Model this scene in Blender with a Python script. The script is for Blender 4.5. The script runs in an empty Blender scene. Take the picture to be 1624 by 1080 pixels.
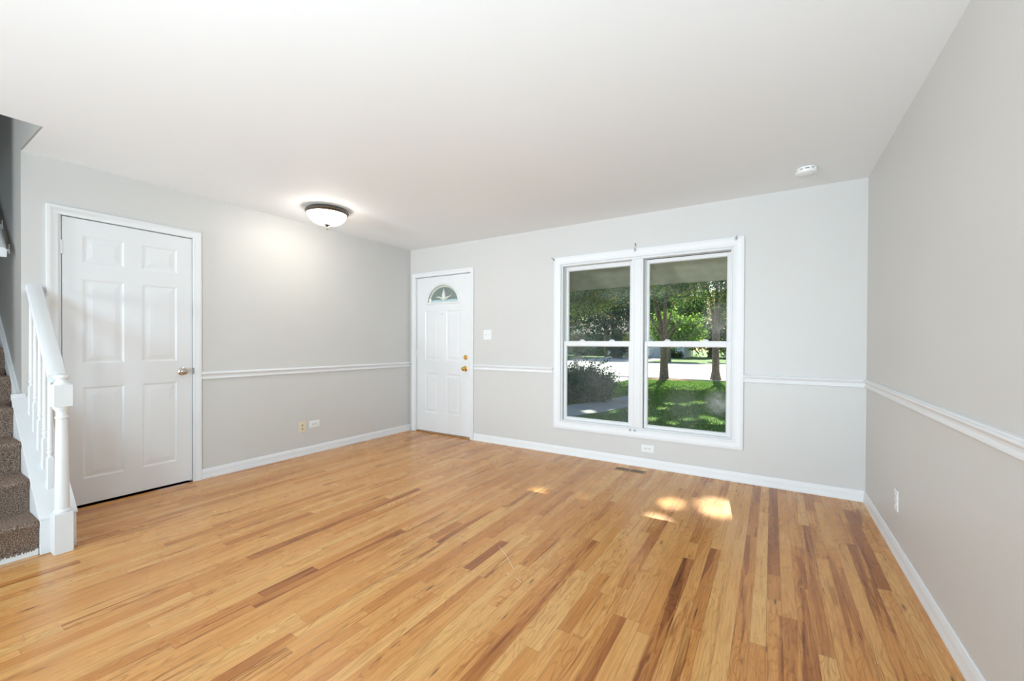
import bpy, bmesh, math, random
import numpy as np
from mathutils import Vector, Matrix

scene = bpy.context.scene
COL = scene.collection
R = math.radians

# ------------------------------------------------------------------ camera
F_PX = 658.55
cam_d = bpy.data.cameras.new('camera')
cam_d.sensor_fit = 'HORIZONTAL'
cam_d.sensor_width = 36.0
cam_d.lens = 36.0 * F_PX / 1624.0
cam_d.shift_y = (549.15 - 540.0) / 1624.0
cam_d.clip_start = 0.05
cam_d.clip_end = 400
cam = bpy.data.objects.new('camera', cam_d)
COL.objects.link(cam)
scene.camera = cam
RT = Vector((0.8475649, 0.53067649, 0.00402574))
UP = Vector((-0.00724655, 0.00398795, 0.99996579))
FW = Vector((-0.53064228, 0.84756507, -0.00722562))
cm = Matrix((RT, UP, -FW)).transposed().to_4x4()
cm.translation = Vector((4.1721, -4.0588, 1.1867))
cam.matrix_world = cm

# ------------------------------------------------------------------ sky, sun, exposure
world = bpy.data.worlds.new('sky')
scene.world = world
world.use_nodes = True
wn = world.node_tree
wn.nodes.clear()
sky = wn.nodes.new('ShaderNodeTexSky')
sky.sky_type = 'NISHITA'
sky.sun_disc = False
sky.sun_elevation = R(43)
sky.sun_rotation = R(-8)
sky.air_density = 1.0
sky.dust_density = 1.5
bg = wn.nodes.new('ShaderNodeBackground')
bg.inputs['Strength'].default_value = 0.24
wo = wn.nodes.new('ShaderNodeOutputWorld')
wn.links.new(sky.outputs[0], bg.inputs['Color'])
wn.links.new(bg.outputs[0], wo.inputs['Surface'])

SUN_DIR = Vector((0.058, -0.437, -0.409)).normalized()      # the way sunlight travels: in under the eave
sd = bpy.data.lights.new('sun', 'SUN')
sd.energy = 13.0
sd.angle = R(0.55)
sd.color = (1.0, 0.93, 0.80)
sun = bpy.data.objects.new('sun', sd)
COL.objects.link(sun)
sun.rotation_euler = SUN_DIR.to_track_quat('-Z', 'Y').to_euler()


def area(name, loc, target, sx, sy, power, color=(1, 1, 1)):
    d = bpy.data.lights.new(name, 'AREA')
    d.shape = 'RECTANGLE'
    d.size = sx
    d.size_y = sy
    d.energy = power
    d.color = color
    o = bpy.data.objects.new(name, d)
    COL.objects.link(o)
    o.location = loc
    o.rotation_euler = (Vector(target) - Vector(loc)).to_track_quat('-Z', 'Y').to_euler()
    return o



def spot(name, loc, target, size, power, color, soft=0.25):
    d = bpy.data.lights.new(name, 'SPOT')
    d.energy = power
    d.color = color
    d.spot_size = R(size)
    d.spot_blend = 1.0
    d.shadow_soft_size = soft
    o = bpy.data.objects.new(name, d)
    COL.objects.link(o)
    o.location = loc
    o.rotation_euler = (Vector(target) - Vector(loc)).to_track_quat('-Z', 'Y').to_euler()
    return o


# three fill lights added behind the camera to brighten walls and ceiling
area('rear_fill_area', (4.1, -6.5, 0.5), (2.0, -1.5, 3.2), 1.0, 0.8, 92, (0.56, 0.83, 1.0))
spot('rear_fill_spot', (0.85, -8.1, 1.3), (2.8, -2.0, 3.0), 90, 990, (0.845, 0.915, 0.98))
spot('camera_fill', (4.0, -4.9, 0.95), (2.3, -1.6, 2.5), 120, 185, (0.77, 0.905, 1.0))

scene.view_settings.view_transform = 'Standard'
scene.view_settings.look = 'None'
scene.view_settings.gamma = 1.0
scene.view_settings.exposure = 0.02
scene.view_settings.use_curve_mapping = False

rng = random.Random(7)


# ------------------------------------------------------------------ materials
def mat(name, color, rough=0.5, metal=0.0, spec=0.5, noise=0.0, nscale=20.0, bump=0.0, bscale=200.0, coat=0.0):
    m = bpy.data.materials.new(name)
    m.use_nodes = True
    nt = m.node_tree
    b = nt.nodes['Principled BSDF']
    b.inputs['Base Color'].default_value = (*color, 1)
    b.inputs['Roughness'].default_value = rough
    b.inputs['Metallic'].default_value = metal
    b.inputs['Specular IOR Level'].default_value = spec
    b.inputs['Coat Weight'].default_value = coat
    tc = nt.nodes.new('ShaderNodeTexCoord')
    if noise > 0:
        n = nt.nodes.new('ShaderNodeTexNoise')
        n.inputs['Scale'].default_value = nscale
        n.inputs['Detail'].default_value = 4
        nt.links.new(tc.outputs['Object'], n.inputs['Vector'])
        mr = nt.nodes.new('ShaderNodeMapRange')
        mr.inputs[1].default_value = 0.3
        mr.inputs[2].default_value = 0.7
        mr.inputs[3].default_value = 1 - noise
        mr.inputs[4].default_value = 1 + noise
        nt.links.new(n.outputs[0], mr.inputs[0])
        mx = nt.nodes.new('ShaderNodeVectorMath')
        mx.operation = 'SCALE'
        mx.inputs[0].default_value = color
        nt.links.new(mr.outputs[0], mx.inputs['Scale'])
        nt.links.new(mx.outputs[0], b.inputs['Base Color'])
    if bump > 0:
        n2 = nt.nodes.new('ShaderNodeTexNoise')
        n2.inputs['Scale'].default_value = bscale
        n2.inputs['Detail'].default_value = 2
        nt.links.new(tc.outputs['Object'], n2.inputs['Vector'])
        bp = nt.nodes.new('ShaderNodeBump')
        bp.inputs['Strength'].default_value = bump
        bp.inputs['Distance'].default_value = 0.002
        nt.links.new(n2.outputs[0], bp.inputs['Height'])
        nt.links.new(bp.outputs[0], b.inputs['Normal'])
    return m


M = {}
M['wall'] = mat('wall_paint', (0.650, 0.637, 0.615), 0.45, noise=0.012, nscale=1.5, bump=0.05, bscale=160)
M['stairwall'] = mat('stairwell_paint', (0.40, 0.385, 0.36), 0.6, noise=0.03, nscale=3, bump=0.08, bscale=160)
M['ceiling'] = mat('ceiling_paint', (0.905, 0.92, 0.935), 0.7, noise=0.008, nscale=1.2)
M['trim'] = mat('trim_paint', (0.80, 0.805, 0.81), 0.42, spec=0.35, noise=0.01, nscale=6)
M['door'] = mat('door_paint', (0.80, 0.805, 0.815), 0.30, noise=0.008, nscale=5, bump=0.06, bscale=90)
M['vinyl'] = mat('window_vinyl', (0.78, 0.78, 0.78), 0.4, spec=0.35)
M['plastic'] = mat('white_plastic', (0.84, 0.84, 0.83), 0.35)
M['ivory'] = mat('ivory_plastic', (0.78, 0.68, 0.50), 0.4)
M['slot'] = mat('dark_slot', (0.03, 0.03, 0.03), 0.6)
M['nickel'] = mat('satin_nickel', (0.62, 0.55, 0.48), 0.22, metal=1)
M['brass'] = mat('polished_brass', (0.78, 0.50, 0.16), 0.16, metal=1)
M['steel'] = mat('dull_steel', (0.45, 0.45, 0.44), 0.35, metal=0.9)
M['bronze'] = mat('brushed_bronze', (0.16, 0.135, 0.105), 0.32, metal=0.85, noise=0.2, nscale=30)
M['gap_shade'] = mat('shadow_gap', (0.05, 0.045, 0.04), 0.8)  # near-black colour standing in for shade in gaps and the closed closet
M['register'] = mat('brown_register', (0.40, 0.25, 0.13), 0.4)
M['register_dark'] = mat('duct_dark', (0.03, 0.015, 0.008), 0.7)
M['scratch'] = mat('bare_scratch', (0.85, 0.72, 0.52), 0.5)
M['soffit'] = mat('soffit_paint', (0.53, 0.485, 0.365), 0.8, noise=0.10, nscale=9, bump=0.2, bscale=80)
M['concrete'] = mat('concrete', (0.40, 0.385, 0.37), 0.85, noise=0.07, nscale=2.0)
M['street'] = mat('street_concrete', (0.62, 0.59, 0.56), 0.85, noise=0.05, nscale=1.2)
M['bark'] = mat('bark', (0.16, 0.125, 0.095), 0.9, noise=0.45, nscale=14, bump=1.0, bscale=25)
M['mulch'] = mat('mulch', (0.24, 0.15, 0.09), 0.95, noise=0.5, nscale=16)
M['brick'] = mat('pink_brick', (0.55, 0.36, 0.30), 0.85, noise=0.15, nscale=8)
M['siding_grey'] = mat('grey_siding', (0.42, 0.43, 0.45), 0.75, noise=0.05, nscale=2)
M['siding_white'] = mat('white_siding', (0.90, 0.90, 0.92), 0.7, noise=0.03, nscale=2)
M['siding_tan'] = mat('tan_boards', (0.42, 0.31, 0.14), 0.8, noise=0.25, nscale=5)
M['shingle'] = mat('roof_shingle', (0.20, 0.19, 0.19), 0.9, noise=0.25, nscale=6)
M['darkglass'] = mat('dark_window_glass', (0.03, 0.04, 0.05), 0.08)
M['carpaint'] = mat('silver_car_paint', (0.85, 0.86, 0.88), 0.25, metal=0.2, coat=0.6)
M['rubber'] = mat('tyre_rubber', (0.02, 0.02, 0.02), 0.8)


def glass(name, tint, refl, dust=0.0, dust_scale=3.0, dust_col=(0.8, 0.82, 0.82), film=0.0, seed=0.0, spots=None):
    """thin window pane: straight-through light, a faint mirror reflection and a film of dust"""
    m = bpy.data.materials.new(name)
    m.use_nodes = True
    nt = m.node_tree
    nt.nodes.clear()
    out = nt.nodes.new('ShaderNodeOutputMaterial')
    tr = nt.nodes.new('ShaderNodeBsdfTransparent')
    tr.inputs[0].default_value = (*tint, 1)
    gl = nt.nodes.new('ShaderNodeBsdfGlossy')
    gl.inputs['Roughness'].default_value = 0.02
    gl.inputs['Color'].default_value = (0.9, 0.95, 1, 1)
    m1 = nt.nodes.new('ShaderNodeMixShader')
    m1.inputs[0].default_value = refl
    nt.links.new(tr.outputs[0], m1.inputs[1])
    nt.links.new(gl.outputs[0], m1.inputs[2])
    df = nt.nodes.new('ShaderNodeBsdfDiffuse')
    df.inputs[0].default_value = (*dust_col, 1)
    m2 = nt.nodes.new('ShaderNodeMixShader')
    nt.links.new(m1.outputs[0], m2.inputs[1])
    nt.links.new(df.outputs[0], m2.inputs[2])
    tc = nt.nodes.new('ShaderNodeTexCoord')
    mp = nt.nodes.new('ShaderNodeMapping')
    mp.inputs['Location'].default_value = (seed, seed * .7, seed * 1.3)
    nt.links.new(tc.outputs['Object'], mp.inputs[0])
    n = nt.nodes.new('ShaderNodeTexNoise')
    n.inputs['Scale'].default_value = dust_scale
    n.inputs['Detail'].default_value = 5
    n.inputs['Distortion'].default_value = 1.5
    nt.links.new(mp.outputs[0], n.inputs['Vector'])
    mr = nt.nodes.new('ShaderNodeMapRange')
    mr.inputs[1].default_value = 0.42
    mr.inputs[2].default_value = 0.80
    mr.inputs[3].default_value = film
    mr.inputs[4].default_value = film + dust
    nt.links.new(n.outputs[0], mr.inputs[0])
    fac = mr.outputs[0]
    # dried smears and a handprint-like smudge: soft blobs and arcs at places on the pane
    for (cx, cz, rad, amt, ring) in (spots or []):
        sub = nt.nodes.new('ShaderNodeVectorMath')
        sub.operation = 'SUBTRACT'
        sub.inputs[1].default_value = (cx - 3.06, 0, cz - 0.3)
        nt.links.new(tc.outputs['Object'], sub.inputs[0])
        flat = nt.nodes.new('ShaderNodeVectorMath')
        flat.operation = 'MULTIPLY'
        flat.inputs[1].default_value = (1, 0, 1)
        nt.links.new(sub.outputs[0], flat.inputs[0])
        ln = nt.nodes.new('ShaderNodeVectorMath')
        ln.operation = 'LENGTH'
        nt.links.new(flat.outputs[0], ln.inputs[0])
        a = nt.nodes.new('ShaderNodeMapRange')
        a.interpolation_type = 'SMOOTHSTEP'
        if ring:
            s = nt.nodes.new('ShaderNodeMath')
            s.operation = 'SUBTRACT'
            nt.links.new(ln.outputs['Value'], s.inputs[0])
            s.inputs[1].default_value = rad
            ab = nt.nodes.new('ShaderNodeMath')
            ab.operation = 'ABSOLUTE'
            nt.links.new(s.outputs[0], ab.inputs[0])
            nt.links.new(ab.outputs[0], a.inputs[0])
            a.inputs[1].default_value = ring
        else:
            nt.links.new(ln.outputs['Value'], a.inputs[0])
            a.inputs[1].default_value = rad
        a.inputs[2].default_value = 0.0
        a.inputs[3].default_value = 0.0
        a.inputs[4].default_value = amt
        n3 = nt.nodes.new('ShaderNodeTexNoise')
        n3.inputs['Scale'].default_value = 22
        n3.inputs['Detail'].default_value = 4
        nt.links.new(mp.outputs[0], n3.inputs['Vector'])
        mu = nt.nodes.new('ShaderNodeMath')
        mu.operation = 'MULTIPLY'
        nt.links.new(a.outputs[0], mu.inputs[0])
        nt.links.new(n3.outputs[0], mu.inputs[1])
        ad = nt.nodes.new('ShaderNodeMath')
        ad.operation = 'ADD'
        nt.links.new(fac, ad.inputs[0])
        nt.links.new(mu.outputs[0], ad.inputs[1])
        fac = ad.outputs[0]
    nt.links.new(fac, m2.inputs[0])
    nt.links.new(m2.outputs[0], out.inputs[0])
    return m


M['glass_ll'] = glass('pane_lower_left', (0.84, 0.95, 0.93), 0.02, 0.05, 3, film=0.02, seed=1.0,
                      spots=[(2.42, 1.0, 0.10, 0.35, 0), (2.7, 0.70, 0.35, 0.10, 0)])
M['glass_ul'] = glass('pane_upper_left', (0.90, 0.93, 0.88), 0.02, 0.05, 4, film=0.012, seed=2.0)
M['glass_lr'] = glass('pane_lower_right', (0.94, 0.99, 0.96), 0.02, 0.03, 3, film=0.003, seed=3.0,
                      spots=[(3.765, 0.66, 0.15, 0.6, 0), (3.5, 0.60, 0.25, 0.14, 0)])
M['glass_ur'] = glass('pane_upper_right', (0.95, 0.98, 0.96), 0.02, 0.035, 4, film=0.004, seed=4.0,
                      spots=[(3.52, 1.64, 0.26, 0.07, 0.02), (3.74, 1.42, 0.10, 0.10, 0.02), (3.74, 1.36, 0.20, 0.22, 0), (3.40, 1.42, 0.20, 0.06, 0.015)])


def screen_mat():
    m = bpy.data.materials.new('insect_screen')
    m.use_nodes = True
    nt = m.node_tree
    nt.nodes.clear()
    out = nt.nodes.new('ShaderNodeOutputMaterial')
    tr = nt.nodes.new('ShaderNodeBsdfTransparent')
    df = nt.nodes.new('ShaderNodeBsdfDiffuse')
    df.inputs[0].default_value = (0.06, 0.07, 0.07, 1)
    mx = nt.nodes.new('ShaderNodeMixShader')
    mx.inputs[0].default_value = 0.20
    nt.links.new(tr.outputs[0], mx.inputs[1])
    nt.links.new(df.outputs[0], mx.inputs[2])
    nt.links.new(mx.outputs[0], out.inputs[0])
    return m


M['screen'] = screen_mat()


def bowl_mat():
    m = bpy.data.materials.new('lit_frosted_bowl')
    m.use_nodes = True
    nt = m.node_tree
    b = nt.nodes['Principled BSDF']
    b.inputs['Base Color'].default_value = (0.92, 0.88, 0.78, 1)
    b.inputs['Roughness'].default_value = 0.35
    b.inputs['Emission Color'].default_value = (1.0, 0.935, 0.84, 1)
    tc = nt.nodes.new('ShaderNodeTexCoord')
    n = nt.nodes.new('ShaderNodeTexNoise')
    n.inputs['Scale'].default_value = 9
    n.inputs['Distortion'].default_value = 2
    nt.links.new(tc.outputs['Object'], n.inputs['Vector'])
    mr = nt.nodes.new('ShaderNodeMapRange')
    mr.inputs[1].default_value = 0.35
    mr.inputs[2].default_value = 0.65
    mr.inputs[3].default_value = 12.0
    mr.inputs[4].default_value = 32.0
    nt.links.new(n.outputs[0], mr.inputs[0])
    nt.links.new(mr.outputs[0], b.inputs['Emission Strength'])
    return m


M['bowl'] = bowl_mat()


def foliage_mat(name, cols, trans=0.45):
    m = bpy.data.materials.new(name)
    m.use_nodes = True
    nt = m.node_tree
    nt.nodes.clear()
    out = nt.nodes.new('ShaderNodeOutputMaterial')
    at = nt.nodes.new('ShaderNodeAttribute')
    at.attribute_name = 'leafrand'
    cr = nt.nodes.new('ShaderNodeValToRGB')
    cr.color_ramp.elements[0].color = (*cols[0], 1)
    cr.color_ramp.elements[1].color = (*cols[-1], 1)
    for i, c in enumerate(cols[1:-1]):
        e = cr.color_ramp.elements.new((i + 1) / (len(cols) - 1))
        e.color = (*c, 1)
    nt.links.new(at.outputs['Fac'], cr.inputs[0])
    df = nt.nodes.new('ShaderNodeBsdfDiffuse')
    tl = nt.nodes.new('ShaderNodeBsdfTranslucent')
    mx = nt.nodes.new('ShaderNodeMixShader')
    mx.inputs[0].default_value = trans
    nt.links.new(cr.outputs[0], df.inputs[0])
    nt.links.new(cr.outputs[0], tl.inputs[0])
    nt.links.new(df.outputs[0], mx.inputs[1])
    nt.links.new(tl.outputs[0], mx.inputs[2])
    nt.links.new(mx.outputs[0], out.inputs[0])
    return m


M['leaf_maple'] = foliage_mat('maple_leaves', [(0.025, 0.07, 0.035), (0.05, 0.13, 0.045), (0.10, 0.22, 0.05), (0.24, 0.34, 0.05), (0.55, 0.36, 0.13)], 0.42)
M['leaf_bright'] = foliage_mat('bright_leaves', [(0.08, 0.2, 0.04), (0.2, 0.36, 0.06), (0.36, 0.46, 0.12)], 0.5)
M['leaf_pale'] = foliage_mat('pale_leaves', [(0.22, 0.30, 0.12), (0.62, 0.58, 0.36), (0.85, 0.74, 0.52)], 0.5)
M['leaf_dark'] = foliage_mat('dark_leaves', [(0.02, 0.06, 0.03), (0.05, 0.12, 0.045), (0.09, 0.19, 0.05)], 0.3)
M['leaf_blue'] = foliage_mat('blue_green_leaves', [(0.04, 0.10, 0.06), (0.09, 0.19, 0.11), (0.15, 0.28, 0.16)], 0.3)
M['leaf_bush'] = foliage_mat('bush_leaves', [(0.035, 0.085, 0.04), (0.06, 0.14, 0.06), (0.12, 0.25, 0.07)], 0.35)
M['leaf_yellow'] = foliage_mat('yellow_leaves', [(0.35, 0.45, 0.05), (0.6, 0.62, 0.06)], 0.5)


def grass_mat():
    m = bpy.data.materials.new('lawn')
    m.use_nodes = True
    nt = m.node_tree
    b = nt.nodes['Principled BSDF']
    b.inputs['Roughness'].default_value = 0.9
    tc = nt.nodes.new('ShaderNodeTexCoord')
    n = nt.nodes.new('ShaderNodeTexNoise')
    n.inputs['Scale'].default_value = 14
    n.inputs['Detail'].default_value = 8
    nt.links.new(tc.outputs['Object'], n.inputs['Vector'])
    cr = nt.nodes.new('ShaderNodeValToRGB')
    cr.color_ramp.elements[0].position = 0.35
    cr.color_ramp.elements[0].color = (0.06, 0.15, 0.045, 1)
    cr.color_ramp.elements[1].position = 0.68
    cr.color_ramp.elements[1].color = (0.20, 0.34, 0.09, 1)
    nt.links.new(n.outputs[0], cr.inputs[0])
    nt.links.new(cr.outputs[0], b.inputs['Base Color'])
    bp = nt.nodes.new('ShaderNodeBump')
    bp.inputs['Strength'].default_value = 0.8
    bp.inputs['Distance'].default_value = 0.05
    nt.links.new(n.outputs[0], bp.inputs['Height'])
    nt.links.new(bp.outputs[0], b.inputs['Normal'])
    return m


M['grass'] = grass_mat()
M['blade'] = foliage_mat('grass_blades', [(0.06, 0.15, 0.03), (0.13, 0.27, 0.05), (0.28, 0.42, 0.09)], 0.4)


def carpet_mat():
    m = bpy.data.materials.new('speckled_carpet')
    m.use_nodes = True
    nt = m.node_tree
    b = nt.nodes['Principled BSDF']
    b.inputs['Roughness'].default_value = 1.0
    b.inputs['Specular IOR Level'].default_value = 0.1
    tc = nt.nodes.new('ShaderNodeTexCoord')
    n = nt.nodes.new('ShaderNodeTexNoise')
    n.inputs['Scale'].default_value = 190
    n.inputs['Detail'].default_value = 3
    n.inputs['Roughness'].default_value = 0.7
    nt.links.new(tc.outputs['Object'], n.inputs['Vector'])
    cr = nt.nodes.new('ShaderNodeValToRGB')
    r = cr.color_ramp
    r.elements[0].position = 0.36
    r.elements[0].color = (0.045, 0.030, 0.024, 1)
    r.elements[1].position = 0.68
    r.elements[1].color = (0.52, 0.41, 0.33, 1)
    e = r.elements.new(0.50)
    e.color = (0.25, 0.175, 0.13, 1)
    nt.links.new(n.outputs[0], cr.inputs[0])
    nt.links.new(cr.outputs[0], b.inputs['Base Color'])
    bp = nt.nodes.new('ShaderNodeBump')
    bp.inputs['Strength'].default_value = 0.9
    bp.inputs['Distance'].default_value = 0.006
    nt.links.new(n.outputs[0], bp.inputs['Height'])
    nt.links.new(bp.outputs[0], b.inputs['Normal'])
    return m


M['carpet'] = carpet_mat()


def floor_mat():
    """strip-oak boards: per-board tone and seed come from the mesh, grain from noise along each board"""
    m = bpy.data.materials.new('oak_strip_floor')
    m.use_nodes = True
    nt = m.node_tree
    N, L = nt.nodes, nt.links
    b = N['Principled BSDF']

    def math_(op, a, c=None, d=None, clamp=False):
        x = N.new('ShaderNodeMath')
        x.operation = op
        x.use_clamp = clamp
        for i, v in enumerate((a, c, d)):
            if v is None:
                continue
            if isinstance(v, (int, float)):
                x.inputs[i].default_value = v
            else:
                L.new(v, x.inputs[i])
        return x.outputs[0]

    def comb(x, y, z):
        c = N.new('ShaderNodeCombineXYZ')
        for i, v in enumerate((x, y, z)):
            if isinstance(v, (int, float)):
                c.inputs[i].default_value = v
            else:
                L.new(v, c.inputs[i])
        return c.outputs[0]

    def noise(vec, scale=1.0, detail=3.0, dist=0.0, rough=0.55):
        n = N.new('ShaderNodeTexNoise')
        n.inputs['Scale'].default_value = scale
        n.inputs['Detail'].default_value = detail
        n.inputs['Distortion'].default_value = dist
        n.inputs['Roughness'].default_value = rough
        L.new(vec, n.inputs['Vector'])
        return n.outputs[0]

    def ramp(fac, pts):
        c = N.new('ShaderNodeValToRGB')
        r = c.color_ramp
        r.elements[0].position, r.elements[0].color = pts[0][0], (*pts[0][1], 1)
        r.elements[1].position, r.elements[1].color = pts[-1][0], (*pts[-1][1], 1)
        for p, col in pts[1:-1]:
            e = r.elements.new(p)
            e.color = (*col, 1)
        L.new(fac, c.inputs[0])
        return c.outputs[0]

    def rng_(v, a0, a1, b0, b1, smooth=False):
        x = N.new('ShaderNodeMapRange')
        if smooth:
            x.interpolation_type = 'SMOOTHSTEP'
        L.new(v, x.inputs[0])
        for i, k in enumerate((a0, a1, b0, b1)):
            x.inputs[i + 1].default_value = k
        return x.outputs[0]

    def mix(fac, a, c, mode='MIX'):
        x = N.new('ShaderNodeMix')
        x.data_type = 'RGBA'
        x.blend_type = mode
        for s, v in ((x.inputs[0], fac), (x.inputs[6], a), (x.inputs[7], c)):
            if isinstance(v, (int, float)):
                s.default_value = v
            elif isinstance(v, tuple):
                s.default_value = (*v, 1)
            else:
                L.new(v, s)
        return x.outputs[2]

    uv = N.new('ShaderNodeUVMap')
    uv.uv_map = 'board'
    s = N.new('ShaderNodeSeparateXYZ')
    L.new(uv.outputs[0], s.inputs[0])
    u, v = s.outputs[0], s.outputs[1]
    at = N.new('ShaderNodeAttribute')
    at.attribute_name = 'board_data'
    sc = N.new('ShaderNodeSeparateColor')
    L.new(at.outputs['Color'], sc.inputs[0])
    tone, seed, streak = sc.outputs[0], sc.outputs[1], sc.outputs[2]
    blen = at.outputs['Alpha']
    z = math_('MULTIPLY', seed, 97.0)
    # board tone, drifting a little along the board
    drift = noise(comb(math_('MULTIPLY', u, 9), math_('MULTIPLY', v, 1.3), z), 1.0, 2)
    t = math_('ADD', tone, math_('MULTIPLY', math_('SUBTRACT', drift, 0.5), 0.34), clamp=True)
    # heartwood: part of a board goes a shade darker behind a wandering line
    hwn = noise(comb(math_('MULTIPLY', u, 15), math_('MULTIPLY', v, 0.75), math_('ADD', z, 5.0)), 1.0, 2, 0.5)
    hw = rng_(hwn, 0.52, 0.57, 0.0, 1.0, True)
    t = math_('SUBTRACT', t, math_('MULTIPLY', hw, math_('ADD', 0.06, math_('MULTIPLY', streak, 0.17))), clamp=True)
    base = ramp(t, [(0.0, (0.25, 0.080, 0.023)), (0.22, (0.42, 0.155, 0.043)), (0.45, (0.64, 0.285, 0.080)),
                    (0.70, (0.73, 0.375, 0.124)), (1.0, (0.79, 0.465, 0.175))])
    # fine pores
    fine = noise(comb(math_('MULTIPLY', u, 230), math_('MULTIPLY', v, 7), z), 1.0, 3)
    base = mix(1.0, base, ramp(fine, [(0.30, (0.80, 0.76, 0.72)), (0.62, (1.04, 1.03, 1.02))]), 'MULTIPLY')
    # cathedral grain: bands bent by a slow noise
    warp = noise(comb(math_('MULTIPLY', u, 13), math_('MULTIPLY', v, 1.9), z), 1.0, 2, 0.6)
    ph = math_('ADD', math_('MULTIPLY', u, 150), math_('MULTIPLY', warp, 75))
    band = math_('SINE', ph)
    band = rng_(band, 0.35, 1.0, 0.0, 1.0, True)
    amt = math_('MULTIPLY', band, rng_(noise(comb(z, math_('MULTIPLY', v, 1.2), 3.3), 1.0, 1), 0.35, 0.65, 0.05, 0.62))
    base = mix(amt, base, mix(1.0, base, (0.66, 0.52, 0.40), 'MULTIPLY'))
    # dark heartwood streaks
    st = noise(comb(math_('MULTIPLY', u, 34), math_('MULTIPLY', v, 1.6), math_('ADD', z, 11.0)), 1.0, 3, 0.8)
    sm = math_('MULTIPLY', rng_(st, 0.54, 0.68, 0.0, 1.0, True), streak, clamp=True)
    base = mix(math_('MULTIPLY', sm, 0.8), base, mix(1.0, base, (0.40, 0.25, 0.16), 'MULTIPLY'))
    st2 = noise(comb(math_('MULTIPLY', u, 90), math_('MULTIPLY', v, 5.5), math_('ADD', z, 23.0)), 1.0, 2, 0.6)
    sm2 = math_('MULTIPLY', rng_(st2, 0.68, 0.76, 0.0, 1.0, True), math_('MULTIPLY', streak, 0.9), clamp=True)
    base = mix(sm2, base, (0.09, 0.035, 0.018))
    # small knots
    vo = N.new('ShaderNodeTexVoronoi')
    vo.inputs['Scale'].default_value = 1.0
    L.new(comb(math_('MULTIPLY', u, 16), math_('MULTIPLY', v, 3.4), z), vo.inputs['Vector'])
    kn = math_('MULTIPLY', rng_(vo.outputs['Distance'], 0.03, 0.15, 1.0, 0.0, True), math_('GREATER_THAN', seed, 0.55))
    base = mix(math_('MULTIPLY', kn, 0.8), base, (0.07, 0.03, 0.015))
    # seams between boards
    eu = math_('MINIMUM', u, math_('SUBTRACT', 0.0568, u))
    sp = N.new('ShaderNodeUVMap')
    sp.uv_map = 'local'
    s2 = N.new('ShaderNodeSeparateXYZ')
    L.new(sp.outputs[0], s2.inputs[0])
    vl = s2.outputs[1]
    ev = math_('MINIMUM', vl, math_('SUBTRACT', blen, vl))
    e = math_('MINIMUM', eu, ev)
    gap = rng_(e, 0.0004, 0.0018, 1.0, 0.0)
    base = mix(math_('MULTIPLY', gap, 0.38), base, (0.14, 0.055, 0.022))
    L.new(base, b.inputs['Base Color'])
    wear = noise(comb(u, v, 0.0), 6.0, 3)
    tcg = N.new('ShaderNodeTexCoord')
    wr = noise(tcg.outputs['Object'], 2.2, 4)
    L.new(rng_(wr, 0.35, 0.7, 0.20, 0.33), b.inputs['Roughness'])
    b.inputs['Specular IOR Level'].default_value = 0.38
    bp = N.new('ShaderNodeBump')
    bp.inputs['Strength'].default_value = 0.25
    bp.inputs['Distance'].default_value = 0.0008
    h = math_('SUBTRACT', math_('MULTIPLY', noise(tcg.outputs['Object'], 14.0, 3), 0.6), gap)
    L.new(h, bp.inputs['Height'])
    L.new(bp.outputs[0], b.inputs['Normal'])
    return m


M['floor'] = floor_mat()


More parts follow.
